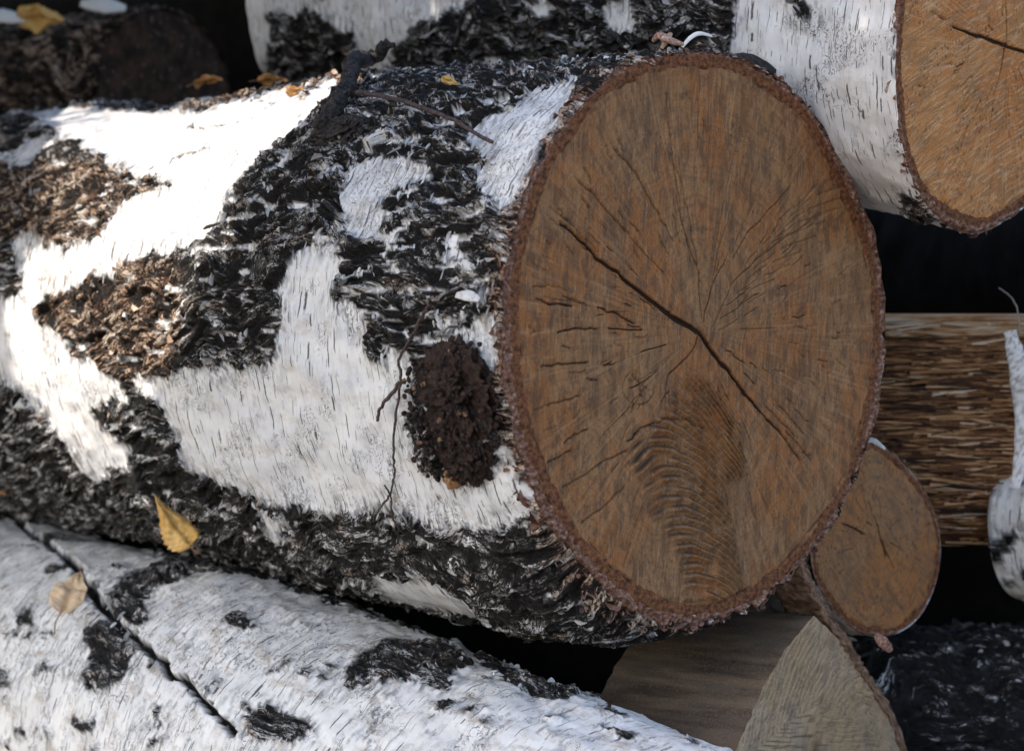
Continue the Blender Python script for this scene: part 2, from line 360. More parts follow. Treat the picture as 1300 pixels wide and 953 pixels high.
def flakes(L, n, pick, name, mat, parent, size=(6, 18), wid=(2.5, 7), tilt=(5, 40), toner=None, curl=.5, along='u', lift=0., seedv=1, jit=.5):
    """thin curved chips standing off the bark, joined into one part"""
    u, ph, h, dark, F, tone = L.hgrid; r = np.random.default_rng(seedv); nu, npn = h.shape
    I = r.integers(1, nu-1, n*14); J = r.integers(1, npn-1, n*14)
    ok = pick(u[I], ph[J], h[I, J], dark[I, J], F[I, J]) & (ph[J] > .8) & (ph[J] < 5.6); I, J = I[ok][:n], J[ok][:n]; k = len(I)
    if k == 0: return None
    P = L.pos(u[I], ph[J], h[I, J]+lift); N = L.dirn(ph[J]); A = np.broadcast_to(L.a, N.shape); T = np.cross(N, A)
    ang = r.normal(0, jit, k); c, s_ = np.cos(ang)[:, None], np.sin(ang)[:, None]
    if along == 'v': A, T = T, A
    X = A*c+T*s_; Y = -A*s_+T*c
    flip = np.where(r.random(k) < .5, -1, 1)[:, None]; Y = Y*flip
    tl = np.radians(r.uniform(*tilt, k))[:, None]; le = r.uniform(*size, k)*S; wi = r.uniform(*wid, k)*S
    cu = r.uniform(.2, 1., k)*curl
    verts = []; m = 4
    for a_ in range(3):            # across: hinge -> tip
        f = a_/2; th = tl[:, 0]+cu*f*1.6
        yy = (Y*np.cos(th)[:, None]+N*np.sin(th)[:, None])
        for b_ in range(m):
            g = b_/(m-1)-.5; wob = r.normal(0, .12, k)
            wf = 1-.55*(abs(g)*2)**2*r.uniform(.5, 1.3, k)
            verts.append(P+X*(g*le*(1-.25*f))[:, None]+yy*((f*wf+wob*f)*wi)[:, None]+N*(r.normal(0, .05, k)*wi)[:, None])
    Vv = np.stack(verts, 1)     # k,12,3
    # thickness
    th_ = .7*S; Vb = Vv-N[:, None, :]*th_
    q = grid_quads(3, m); base = (np.arange(k)*24)[:, None, None]
    allv = np.concatenate([Vv, Vb], 1)
    bd = [0, 1, 2, 3, 7, 11, 10, 9, 8, 4]; sides = np.array([[bd[i], bd[(i+1) % 10], bd[(i+1) % 10]+12, bd[i]+12] for i in range(10)])
    Q = np.concatenate([q, q[:, ::-1]+12, sides], 0); Q = (Q[None]+base).reshape(-1, 4)
    tn = (r.random(k) if toner is None else toner(r, k, u[I], ph[J]))
    me = mesh_np(name, allv, Q, dict(tone=np.repeat(tn, 24)), smooth=False)
    o = link(name, me, mat, parent); o['kind'] = 'stuff'
    return o

def flake_material(name, stops):
    t = NT(name); q = t.obj(); n = t.noise(q, 900, 4, .65); n2 = t.noise(q, 260, 3)
    f = t.ma('ADD', t.attr('tone'), t.ma('MULTIPLY', t.ma('SUBTRACT', n, .5), .55)); f = t.ma('ADD', f, t.ma('MULTIPLY', t.ma('SUBTRACT', n2, .5), .3))
    return t.fin(t.ramp(f, stops), .75, t.bump(n, .6, .001), .3)

# ------------------------------------------------------------------ cut faces
def wood_material(name, cols, stri=(1.0, 0.03, 0.0), ring=8., ringamt=.38, speck=.6, rimcol=((.045, .017, .008), (.27, .105, .042))):
    """attrs: fp (face coords px), crack, rim(0 wood ..1 inner bark.. 2 outer)"""
    t = NT(name); q = t.attr('fp', True); ck = t.attr('crack'); rim = t.attr('rim'); mk = t.attr('mark')
    big = t.noise(t.mp(q, (1/120, 1/170, 1)), 1., 4, .6)
    qr = t.mp(q, rot=(0, 0, stri[2]))
    blotch = t.noise(t.mp(qr, (1/16, 1/34, 1)), 1., 5, .62)
    wv = t.vm('ADD', qr, t.vm('SCALE', t.noisec(t.mp(qr, (1/120, 1/160, 1)), 1., 2), 22)); st1 = t.noise(t.mp(wv, (1/3.2, 1/95, 1)), 1., 5, .66)
    st2 = t.noise(t.mp(t.mp(wv, rot=(0, 0, .06)), (1/9., 1/200, 1)), 1., 3, .6)
    grain = t.noise(t.mp(q, (1/1.6, 1/3., 1)), 1., 3, .7)
    col = t.mix(t.rng(big, .42, .58), cols[0], cols[1])
    gz = t.noise(t.mp(q, (1/60, 1/150, 1), loc=(2, 6, 0)), 1., 5, .62); col = t.mix(t.rng(gz, .50, .66, 0, .55), col, tuple(.62*c_ for c_ in (cols[0][0]*.85, cols[0][1]*.95, cols[0][2]*1.15)))
    col = t.mix(t.ma('MULTIPLY', t.rng(blotch, .46, .62), .62), col, cols[2])
    col = t.mix(t.ma('MULTIPLY', t.rng(st1, .48, .68), .42*stri[0]), col, cols[3])
    col = t.mix(t.ma('MULTIPLY', t.rng(st2, .50, .70), .36*stri[0]), col, cols[4])
    col = t.mix(t.rng(grain, .35, .65, 0, .62), col, t.mix(1., col, (.55, .5, .48), 'MULTIPLY'))
    # growth rings
    sp = t.sep(q); ln = t.ma('SQRT', t.ma('ADD', t.ma('POWER', sp[0], 2), t.ma('POWER', sp[1], 2)))
    lw = t.ma('ADD', ln, t.ma('MULTIPLY', t.noise(t.mp(q, (1/60, 1/60, 1)), 1., 3), 40))
    rg = t.noise(t.mp(lw, (1/ring, 0, 0)), 1., 3, .7)
    col = t.mix(t.ma('MULTIPLY', t.rng(rg, .45, .65), ringamt), col, cols[2])
    pang = t.ma('ARCTAN2', sp[0], sp[1]); cx = t.t.nodes.new('ShaderNodeCombineXYZ'); t.put(cx.inputs[0], t.ma('MULTIPLY', pang, 42.)); t.put(cx.inputs[1], t.ma('DIVIDE', lw, 130.))
    ray = t.noise(cx.outputs[0], 1., 5, .68); rfade = t.rng(ln, 10., 60.)
    col = t.mix(t.ma('MULTIPLY', t.ma('MULTIPLY', t.rng(ray, .52, .68), rfade), .26), col, cols[3]); col = t.mix(t.ma('MULTIPLY', t.ma('MULTIPLY', t.rng(ray, .48, .34), rfade), .42), col, cols[4])
    # mould specks
    s1 = t.noise(t.mp(q, (1/5., 1/8., 1), rot=(0, 0, .4)), 1., 3, .6); s2 = t.noise(t.mp(q, (1/55, 1/70, 1), loc=(4, 9, 0)), 1., 3)
    sm = t.ma('MULTIPLY', t.rng(s1, .54, .66), t.rng(s2, .38, .56))
    col = t.mix(t.ma('MULTIPLY', sm, speck), col, (.05, .045, .045))
    fl = t.noise(t.mp(q, (1/3.5, 1/3.5, 1), loc=(2, 8, 0)), 1., 2)
    col = t.mix(t.rng(fl, .76, .80, 0, .7), col, (.6, .5, .4))
    col = t.mix(mk, col, (.055, .03, .016))
    rn = t.noise(t.mp(q, (1/7, 1/7, 1)), 1., 6, .75)
    rc = t.mix(t.rng(rn, .35, .68), rimcol[0], rimcol[1])
    col = t.mix(t.rng(rim, .35, .65), col, rc)
    # crumbly outer bark with pale pink edges
    rn2 = t.noise(t.mp(q, (1/6, 1/6, 1), loc=(9, 1, 0)), 1., 6, .72)
    oc = t.ramp(rn2, [(.3, (.03, .013, .009)), (.42, (.13, .055, .035)), (.54, (.24, .13, .09)), (.70, (.50, .40, .34))])
    col = t.mix(t.rng(rim, 1.35, 1.65), col, oc)
    col = t.mix(t.rng(ck, .28, .95, 0, .94), col, (.012, .006, .004))
    hh = t.ma('ADD', t.ma('MULTIPLY', t.ma('ADD', st1, ray), .45), t.ma('MULTIPLY', grain, .5)); hh = t.ma('ADD', hh, t.ma('MULTIPLY', t.rng(rim, .5, 2), rn2))
    return t.fin(col, .72, t.bump(hh, .45, .0012), .25)

def cut_face(L, nr, na, mat, parent, pith, wood_r, cracks, name='cut_face', flip=False, rimh=3., marks=None, end=False, inner=14., seed=5):
    """polar disc from the pith out to the displaced edge of the bark; wood_r(phi)= radius of the wood (px)"""
    ph0, h0, X0 = L.edge_end if end else L.edge
    o = np.argsort(ph0); pe = ph0[o]; re = (L.rad(np.full(len(pe), L.umax if end else L.umin), pe)/S+h0[o])
    ph = np.linspace(0, 2*np.pi, na, endpoint=False); Rb = np.interp(ph, pe, re, period=2*np.pi)
    u0 = L.umax if end else L.umin
    Rw = wood_r(L, ph, Rb)
    # radii: 80% of rings on the wood, the rest on the bark rim
    k1 = int(nr*.82); t1 = np.linspace(0, 1, k1)**.9; t2 = np.linspace(0, 1, nr-k1+1)[1:]
    ex, ey = np.cos(ph), np.sin(ph)
    A = []; B = []; Tm = []
    for t in t1: A.append(pith[0]+(Rw*ex-pith[0])*t); B.append(pith[1]+(Rw*ey-pith[1])*t); Tm.append(np.full(na, 0.))
    for t in t2:
        r = Rw+(Rb-Rw)*t; A.append(r*ex); B.append(r*ey); Tm.append(np.full(na, t))
    A, B, Tm = map(np.array, (A, B, Tm))
    dw = np.hypot(A, B)-Rw[None]     # distance outside wood
    edge_n = fbm(A/14, B/14, seed, 3)*3
    inn = inner*(1+.35*fbm(A/70, B/70, seed+5, 2)); rim = sstep(-inn-3, -inn+4, dw+edge_n*.9)*(.8+.2*sstep(-.3, .3, fbm(A/9, B/9, seed+2, 3)))+sstep(-3, 2, dw+edge_n*1.3)*1.1
    rim = np.minimum(rim, 2)
    ck = np.zeros(A.shape)
    for q, w0, w1, dp in cracks:
        ck = np.maximum(ck, line_field(A+edge_n*.25, B+edge_n*.25, q, w0, w1)*dp)
    ck *= 1-sstep(-inner, -inner+6, dw)*.7
    ck = np.maximum(ck, .8*np.exp(-(dw+inner+edge_n*.5)**2/2.5)*sstep(-.1, .3, perlin(A/30, B/30, 3.)))
    hgt = -ck*5
    hgt += sstep(-3, 4, dw+edge_n)*(ridged(A/17, B/17, seed+3, 3)-.75)*13*rimh/3+sstep(-inner-3, -inner+3, dw)*fbm(A/6, B/6, seed+6, 3)*.8
    hgt -= sstep(.55, 1., Tm)*4*(Tm > 0)
    hgt += fbm(A/160, B/160, seed+8, 2)*3
    mk = np.zeros(A.shape)
    if marks is not None:
        mh, mk = marks(A, B); hgt += mh*(1-rim.clip(0, 1))
    hgt += perlin(A/3.2, B/90, seed+4.)*.35*(1-rim.clip(0, 1))
    if not end: hgt = hgt
    sgn = 1 if end else -1
    X = L.P0+L.a*(u0*S)+(A*S)[..., None]*L.e1+(B*S)[..., None]*L.e2+(hgt*S)[..., None]*L.a*sgn
    # last ring closes onto the bark mesh
    X[-1] = L.P0+L.a*(u0*S)+(Rb*ex*S)[..., None]*L.e1+(Rb*ey*S)[..., None]*L.e2
    Q = grid_quads(nr, na, True)
    if not end: Q = Q[:, ::-1]
    me = mesh_np(name, X, Q[:, ::-1], dict(crack=ck, rim=rim, mark=mk), vecs=dict(fp=np.stack([A-pith[0], B-pith[1], np.zeros_like(A)], -1)))
    return link(name, me, mat, parent)
def face_uv(L, pts, u0=None):
    """photo points -> coordinates on the cut plane (px units)"""
    C = L.P0+L.a*((L.umin if u0 is None else u0)*S); out = []
    for x, y in pts:
        d = at(x, y, 0)-CAM; t = ((C-CAM)@L.a)/(d@L.a); p = CAM+d*t-C; out.append((p@L.e1/S, p@L.e2/S))
    return np.array(out)
def radial_cracks(n, pith, r0, r1, seed, bias=None, ln=(12, 40), w=(.5, 1.3)):
    r = np.random.default_rng(seed); out = []
    while len(out) < n:
        th = r.uniform(0, 2*np.pi)
        if bias is not None and r.random() > bias(th): continue
        ra = r.uniform(r0, r1); le = r.uniform(*ln); q = []
        off = r.normal(0, .02)
        k = 5
        for i in range(k):
            rr = ra+le*i/(k-1); t2 = th+off*i/k+r.normal(0, .9)/rr
            q.append((pith[0]+rr*math.cos(t2), pith[1]+rr*math.sin(t2)))
        ww = r.uniform(*w); out.append((np.array(q), ww*.6, ww, r.uniform(.35, .95)))
    return out

# ================================================================== SETTING: ground
def soil_material():
    t = NT('bounce_light_soil'); q = t.obj(); n = t.noise(q, 30, 8, .65); n2 = t.noise(q, 4, 4)  # ground colour lightened to bounce fill light onto the logs
    c = t.mix(t.rng(n, .35, .7), (.13, .105, .08), (.26, .215, .165)); c = t.mix(t.rng(n2, .4, .7, 0, .5), c, (.10, .07, .045))
    return t.fin(c, .95, t.bump(n, .8, .02))
M_soil = soil_material()
gx = np.concatenate([-np.geomspace(150, 1.2, 60), np.linspace(-1.1, 1.1, 60), np.geomspace(1.2, 150, 60)])
gX, gY = np.meshgrid(gx, gx, indexing='ij'); gZ = fbm(gX*6, gY*6, 1., 3)*.008+fbm(gX*.2, gY*.2, 2., 2)*.12*sstep(2, 20, np.hypot(gX, gY))-.01
g = link('ground', mesh_np('ground', np.stack([gX, gY, gZ], -1), grid_quads(180, 180)), M_soil); g['kind'] = 'structure'

# ================================================================== materials
M_bark = bark_material('birch_bark_main')
M_bark2 = bark_material('birch_bark_clean', lent=1.25, dirt=.15)
M_bark3 = bark_material('birch_bark_dirty', lent=.8, dirt=.4, greytint=(.71, .70, .69), white2=(.81, .80, .785))
BLACK = [(0, (.008, .007, .007)), (.3, (.03, .027, .026)), (.55, (.10, .095, .095)), (.8, (.33, .32, .33)), (1, (.62, .61, .62))]
PINK = [(0, (.02, .008, .006)), (.35, (.08, .032, .02)), (.62, (.20, .10, .07)), (.85, (.40, .27, .21)), (1, (.62, .54, .48))]
PALE = [(0, (.25, .23, .22)), (.5, (.62, .61, .61)), (1, (.78, .77, .75))]
BROWN = [(0, (.015, .008, .005)), (.4, (.09, .045, .027)), (.7, (.28, .17, .11)), (1, (.55, .45, .36))]
M_fblack = flake_material('bark_chip_black', BLACK); M_fpink = flake_material('bark_chip_pink', PINK)
M_fpale = flake_material('bark_chip_pale', PALE); M_fbrown = flake_material('bark_chip_brown', BROWN)
WOODC = ((.33, .172, .074), (.34, .138, .043), (.095, .055, .034), (.50, .32, .175), (.125, .056, .022))
M_wood = wood_material('weathered_end_grain', WOODC)
M_rot = simple_mat('rotten_wood', (.016, .008, .005), (.07, .035, .02), 60, .9, (.16, .11, .08))
M_wood2 = wood_material('sun_toned_end_grain', ((.60, .27, .085), (.55, .20, .045), (.30, .17, .085), (.85, .62, .38), (.36, .17, .06)), stri=(1.5, .03, 1.1), speck=.75, ringamt=.12)  # end colour brightened and warmed in place of slight sunlight
M_wood3 = wood_material('small_end_grain', ((.38, .20, .09), (.42, .18, .055), (.17, .10, .06), (.50, .33, .18), (.18, .08, .035)), stri=(.6, .03, -.8), ring=6., ringamt=.75, speck=.8)

# ================================================================== MAIN LOG
P0 = at(882, 426, 0); P1 = at(0, 398, 1352)
OUT = [(885, 62), (925, 66), (960, 82), (995, 105), (1025, 135), (1052, 180), (1075, 225), (1092, 262), (1108, 310), (1118, 365), (1121, 425), (1115, 490), (1103, 550), (1090, 600), (1065, 650), (1035, 695), (1000, 735), (965, 762),
       (925, 782), (880, 790), (835, 785), (790, 762), (755, 730), (722, 690), (690, 640), (668, 585), (652, 525), (644, 460), (641, 400), (645, 345), (655, 290), (672, 235), (692, 190), (718, 150), (752, 110), (795, 80), (840, 65)]
main = Log(P0, P1, 356, 0, 2100)
outf = face_uv(main, OUT); o_ph = np.arctan2(outf[:, 1], outf[:, 0]) % (2*np.pi); o_r = np.hypot(outf[:, 0], outf[:, 1])
_o = np.argsort(o_ph); o_ph, o_r = o_ph[_o], o_r[_o]
print('outline radii', o_r.min(), o_r.max(), 'axis', main.a)
def main_r(L, u, ph, r):
    r0 = np.interp(ph, o_ph, o_r-1.5, period=2*np.pi); k = np.exp(-np.maximum(u, 0)/500.)
    w = r0*k+(356.)*(1-k)
    low = np.exp(-((((ph*180/np.pi)-252)/34)**2)); top = np.exp(-((((ph*180/np.pi)-92)/30)**2))
    w = w+low*(1-np.exp(-np.maximum(u, 0)/60.))*66*np.exp(-u/900)
    w = w+14*np.exp(-((u-1450)/170.)**2)*top-26*sstep(1500, 1900, u)*top
    w = w+9*np.sin(u/170.+1.)*np.sin(ph*2+1)
    return w
main.rfun = main_r
W1 = [(30, 150), (60, 128), (105, 108), (165, 122), (215, 128), (290, 134), (330, 122), (430, 108), (425, 130), (350, 192), (302, 228), (288, 262), (286, 295), (250, 312), (215, 322), (165, 335), (110, 362), (58, 372), (45, 396), (100, 452), (152, 484), (162, 505), (112, 520), (130, 540), (170, 572), (160, 596), (120, 610), (95, 575), (62, 525), (8, 490), (-30, 470), (-30, 385), (30, 375), (20, 300), (90, 312), (140, 296), (150, 258), (190, 240), (120, 196), (70, 170)]
W3 = [(385, 318), (428, 305), (434, 348), (420, 375), (455, 400), (484, 442), (515, 450), (524, 480), (520, 540), (540, 590), (565, 612), (605, 612), (640, 580), (656, 570), (692, 640), (640, 668), (590, 652), (545, 656), (500, 640), (430, 650), (390, 640), (330, 632), (290, 617), (238, 592), (230, 560), (205, 520), (165, 484), (230, 468), (290, 468), (342, 462), (356, 440), (362, 380), (370, 340)]
W4 = [(440, 218), (480, 204), (545, 208), (548, 232), (505, 240), (486, 262), (484, 296), (462, 300), (446, 285)]
W5 = [(598, 165), (640, 140), (700, 112), (745, 96), (720, 140), (692, 200), (662, 252), (636, 262), (606, 235), (622, 200), (596, 184)]
W6 = [(575, 428), (604, 400), (650, 402), (650, 462), (622, 466), (600, 440)]
W7 = [(328, 652), (368, 656), (360, 692), (340, 682)]
W8 = [(478, 732), (540, 726), (592, 758), (625, 802), (590, 796), (540, 776), (490, 762)]
W9 = [(498, 590), (560, 610), (640, 600), (700, 650), (640, 672), (545, 660)]
W0 = [(330, 96), (470, 84), (510, 90), (480, 108), (430, 104), (330, 118)]
W10 = [(0, 200), (50, 180), (70, 190), (20, 215)]
WS = [(598, 372), (620, 372), (622, 384), (600, 386)]
main.field([('w', W1), ('w', W3), ('w', W4), ('w', W5), ('w', W6), ('w', W7), ('w', W8), ('w', W9), ('w', W0), ('w', W10), ('w', WS), ('d', [(460, 428), (482, 424), (503, 436), (500, 458), (484, 464), (466, 450)]), ('d', [(290, 118), (330, 108), (352, 116), (330, 128), (303, 130)]), ('d', [(225, 140), (250, 136), (272, 141), (246, 147)]), ('d', [(372, 108), (400, 100), (412, 112), (388, 124)]), ('d', [(180, 226), (212, 236), (205, 242), (178, 238)]),
            ('d', [(60, 200), (120, 205), (190, 238), (145, 260), (138, 292), (80, 308), (20, 285), (-20, 270), (-20, 225)])], base=-45)
# unseen back: noisy mixture
nF = main.F.shape[0]; ug = np.linspace(0, 2100, nF); vg = np.linspace(0, 2*np.pi*356, nF); Ug, Vg = np.meshgrid(ug, vg, indexing='ij')
bk = sstep(60, 20, Vg/356*180/np.pi)+sstep(318, 350, Vg/356*180/np.pi)
main.F = main.F*(1-bk)+bk*(fbm(Ug/160, Vg/90, 5., 3)*40)
bp = main.unproj([(60, 340), (150, 330), (230, 340), (235, 420), (215, 470), (150, 480), (90, 440), (45, 390)])
bp2 = main.unproj([(0, 200), (190, 210), (200, 260), (90, 320), (0, 300)])
bp3 = main.unproj([(300, 92), (480, 84), (520, 95), (420, 135), (300, 135), (120, 112), (120, 96)])
def main_brown(L, U, V, P):
    b = sstep(-22, 12, poly_sd_fast(U, V, bp))*.95
    b = np.maximum(b, sstep(-15, 12, poly_sd_fast(U, V, bp2))*.7); b = np.maximum(b, sstep(-10, 8, poly_sd_fast(U, V, bp3))*.75)
    return b+.9*(1-sstep(6, 34, U+fbm(U/15, V/15, 2., 3)*16))
def main_rim(L, U, V, P, h, dark, tone, brown):
    k = 1-sstep(0, 22, U+perlin(U/9, V/12, 4.)*8)
    dark = np.maximum(dark, k*sstep(-.35, .1, perlin(U/20, V/26, 9.)+.15)*.95)
    tone = tone+k*.16
    e = np.exp(-U/9.)
    return h*(1-e)+e*(perlin(V/13, U/9, 3.)*3.2+perlin(V/30, U/9, 5.)*6+fbm(V/75, U/40, 7., 2)*9+2+np.exp(-((np.degrees(P)-275)/38)**2)*(6+14*sstep(-.2, .5, fbm(V/30, U/20, 3., 3)))), dark, tone, brown
t_main = thing('birch_log', 'largest birch log, weathered brown cut end, dark burl on its black and white bark', 'log', at(500, 800, 400))
me = bark_mesh(main, 700, 500, 2, dens=.75, phr=(60, 300), hd=19, flow=.5, islands=lambda U, V: .22*np.exp(-((U-190)/170)**2-((V-1010)/260)**2)-.1*sstep(1250, 1450, V), wrinkle=[W5, W4], cracks=[([(222, 203), (238, 197), (262, 190)], 4, 2, 6), ([(165, 228), (190, 234), (215, 236)], 6, 3, 8), ([(238, 160), (262, 164), (285, 158)], 5, 3, 7), ([(300, 135), (330, 128), (352, 131)], 3, 2, 5)],
               brownf=main_brown, rim=main_rim)
o = link('bark', me, M_bark, t_main)

pith = face_uv(main, [(888, 421)])[0]
MC = []
def mc(pts, w0, w1, d=1., n=4, jit=1.0):
    q = face_uv(main, pts); q2 = [q[0]]
    for i in range(len(q)-1):
        for k in range(1, n+1): q2.append(q[i]+(q[i+1]-q[i])*k/n+(rng.normal(0, jit, 2) if k < n else 0))
    MC.append((np.array(q2), w0, w1, d))
mc([(712, 283), (735, 303), (770, 335), (800, 360), (840, 392)], 2.4, 6.0); mc([(840, 392), (870, 412), (888, 421)], 6.5, 6.)
mc([(888, 421), (905, 447), (930, 476), (960, 515)], 6.5, 4.5); mc([(960, 515), (990, 548), (1015, 583)], 4.5, 2.4)
mc([(1015, 583), (1025, 610), (1040, 640)], 1, .6, .5)
mc([(893, 408), (905, 360), (924, 325)], 2.4, 1.2, .9); mc([(932, 328), (950, 295), (968, 278), (1000, 240)], 1.6, 1, .8)
mc([(890, 405), (887, 350), (878, 290), (868, 240), (852, 195)], 1.4, .9, .7)
mc([(731, 226), (757, 250), (780, 276), (800, 297)], 2, 1, .8); mc([(780, 188), (805, 217), (838, 272), (855, 305)], 2.0, 1, .8)
mc([(853, 200), (862, 245), (868, 289), (889, 356)], 1.2, 1, .7); mc([(759, 390), (785, 398), (805, 411)], 2, 1.2, .9)
mc([(681, 379), (700, 387), (727, 389)], 1.4, 2.4, 1, 3); mc([(708, 422), (730, 417), (757, 418)], 2.2, 1.2, 1); mc([(688, 465), (716, 462), (746, 460)], 1.8, 2, .9)
mc([(695, 515), (715, 509), (737, 503)], 1.5, 1.5, .8); mc([(717, 563), (730, 552), (748, 545)], 2.6, 1.5, .9); mc([(695, 587), (726, 572)], 2, 1.3, .9)
mc([(715, 618), (745, 602), (760, 590), (796, 572)], 1.6, 1.6, .8); mc([(739, 664), (770, 640), (792, 618)], 1.8, 1, .8)
mc([(887, 424), (880, 444), (866, 460), (849, 475)], 1.5, 2.2, .9); mc([(849, 475), (846, 498), (845, 520)], 1.6, .8, .7)
mc([(796, 560), (812, 543), (830, 536), (850, 531), (872, 532), (895, 545)], 2.2, 1, .9)
mc([(803, 475), (813, 486), (815, 503)], 1.2, 1.5, 1, 2, .3); mc([(826, 478), (814, 487), (801, 493)], 1.6, 1.2, 1, 2, .3); mc([(808, 472), (814, 487), (826, 496)], .8, .8, .7, 2, .3)
ang = np.linspace(0, 2*np.pi, 16); mc([(811+20*math.cos(a), 492+22*math.sin(a)) for a in ang[:11]], 1.2, .9, .6, 1, .5)
mc([(928, 550), (950, 590), (986, 664)], .9, .6, .5); mc([(750, 240), (800, 300), (842, 345)], .8, .6, .5); mc([(905, 415), (930, 360), (960, 330), (1030, 280)], .9, 1.3, .7)
mc([(700, 262), (722, 280), (760, 320)], .9, .7, .6); mc([(940, 160), (925, 230), (905, 330)], .8, .5, .4)
for r_ in range(11):
    x0 = 905+r_*11+rng.normal(0, 4); y0 = 420-r_*16
    mc([(x0, y0), (x0+26, y0-15-r_)], .5, 1.0, .5, 3, 1.2); mc([(x0+34, y0-19-r_), (x0+52+r_*5, y0-30-r_*2)], .9, .6, .5, 3, 1.2)
MC[3:] = [(q_, a_*.72, b_*.72, d_*.92) for q_, a_, b_, d_ in MC[3:]]
MC += radial_cracks(120, pith, 80, 290, 11, bias=lambda th: .05+abs(math.cos(th))**3, ln=(8, 28), w=(.2, .8))
MC += radial_cracks(30, pith, 40, 240, 12, ln=(30, 90), w=(.3, .5))
M1 = face_uv(main, [(868, 478), (890, 480), (915, 505), (935, 545), (945, 600), (900, 620), (872, 560), (845, 520)])
M2 = face_uv(main, [(800, 545), (830, 530), (862, 535), (885, 560), (900, 600), (925, 650), (935, 700), (945, 755), (925, 770), (870, 765), (865, 720), (855, 690), (835, 670), (815, 620), (795, 585)])
def main_marks(A, B):
    m = np.maximum(sstep(-14, 10, poly_sd_fast(A, B, M1)), sstep(-12, 12, poly_sd_fast(A, B, M2)))
    # arcs of the chain saw: apex line drifts to the right going down
    c = face_uv(main, [(838, 545), (890, 760)]); t = (c[0, 1]-B)/(c[0, 1]-c[1, 1]); xc = c[0, 0]+(c[1, 0]-c[0, 0])*t
    dx = A-xc; w = B+.0058*dx*dx+.10*dx+fbm(A/40, B/40, 6., 2)*3
    ph = w/12.5+.25*perlin(A/50, B/30, 2.); fr = ph-np.floor(ph)
    am = sstep(-.75, .1, perlin(A/35, np.floor(ph)*3.1, 5.))*m
    g = sstep(.0, .5, fr)-sstep(.62, .95, fr)
    dark = (sstep(.62, .8, fr)*(1-sstep(.94, 1., fr))+.3*sstep(.3, .42, fr)*(1-sstep(.42, .55, fr)))*am
    # shallow scoop
    sc = face_uv(main, [(850, 570)])[0]
    return g*5.5*am-3*np.exp(-(((A-sc[0])/70)**2+((B-sc[1])/60)**2))*0, dark
def wood_main(L, ph, Rb):
    lo = 10*np.exp(-((np.degrees(ph)-250)/40)**2)
    return np.interp(ph, o_ph, o_r-7, period=2*np.pi)-lo*.3
cut_face(main, 200, 1150, M_wood, t_main, pith, wood_main, MC, marks=main_marks, inner=17.)
# chips and curls of the bark
flakes(main, 420, lambda u, p, h, d, F: (u < 14) & (p > 3.6) & (p < 5.6), 'rim_crust', M_fpink, t_main, size=(10, 30), wid=(5, 13), tilt=(15, 85), toner=lambda r, k, u, p: r.beta(2.4, 2, k), seedv=29, along='v', jit=.6, curl=.8)
flakes(main, 420, lambda u, p, h, d, F: (p < 2.1) & (u > 15) & (F < 10), 'crumbs', M_fbrown, t_main, size=(3, 12), wid=(2, 6), tilt=(5, 70), toner=lambda r, k, u, p: r.beta(2.5, 2, k), seedv=27, jit=2.)
flakes(main, 120, lambda u, p, h, d, F: (d > .8) & (p < 3.2), 'crumbs', M_fpale, t_main, size=(4, 13), wid=(2, 6), tilt=(5, 50), toner=lambda r, k, u, p: r.random(k)*.7, seedv=28, jit=1.)
flakes(main, 1500, lambda u, p, h, d, F: (d > .8) & (u < 1900), 'bark_chips', M_fblack, t_main, size=(5, 24), wid=(2, 8), tilt=(0, 16), toner=lambda r, k, u, p: r.beta(1.3, 2.6, k), seedv=21, curl=.3)
flakes(main, 1500, lambda u, p, h, d, F: (np.abs(F) < 4) & (u < 1900) & (u > 10), 'bark_curls', M_fpale, t_main, size=(5, 22), wid=(2, 6), tilt=(8, 50), toner=lambda r, k, u, p: r.random(k)*.9+.1, seedv=22, along='v', jit=.35, curl=1.)
flakes(main, 1500, lambda u, p, h, d, F: (u < 16+10*np.sin(p*9)), 'rim_chips', M_fpink, t_main, size=(4, 15), wid=(2, 7), tilt=(5, 60), toner=lambda r, k, u, p: r.beta(2, 2.2, k), seedv=23, along='v', jit=.9)
bq = lambda u, p: poly_sd(u, p*356, bp)
flakes(main, 450, lambda u, p, h, d, F: (d > .8) & ((bq(u, p) > -5) | (poly_sd(u, p*356, bp2) > 0) | (poly_sd(u, p*356, bp3) > -5)), 'brown_chips', M_fbrown, t_main, size=(6, 24), wid=(3, 10), tilt=(0, 18), toner=lambda r, k, u, p: r.beta(2.2, 2, k), seedv=24)
# far end, closes the log outside the frame
cut_face(main, 20, 90, M_wood, t_main, (0, 0), lambda L, ph, Rb: Rb-14, [], end=True)

# ================================================================== UPPER LOG behind, its end at the upper right
Pu0 = at(1294, 52, 220); Pu1 = at(448, -8, 1180)
up = Log(Pu0, Pu1, 264, 0, np.linalg.norm(Pu1-Pu0)/S)
UO = [(1300, -190), (1220, -150), (1165, -80), (1143, -10), (1137, 60), (1138, 130), (1146, 190), (1160, 235), (1185, 272), (1212, 292), (1240, 298), (1275, 282), (1310, 255), (1360, 200), (1400, 120), (1425, 30), (1420, -60), (1380, -150)]
uf = face_uv(up, UO); u_ph = np.arctan2(uf[:, 1], uf[:, 0]) % (2*np.pi); u_r = np.hypot(uf[:, 0], uf[:, 1]); _o = np.argsort(u_ph); u_ph, u_r = u_ph[_o], u_r[_o]
print('upper radii', u_r)
def up_r(L, u, ph, r):
    r0 = np.interp(ph, u_ph, u_r-1, period=2*np.pi); k = np.exp(-u/260.); return r0*k+250*(1-k)+6*np.sin(u/140.)*np.cos(ph*2)
up.rfun = up_r
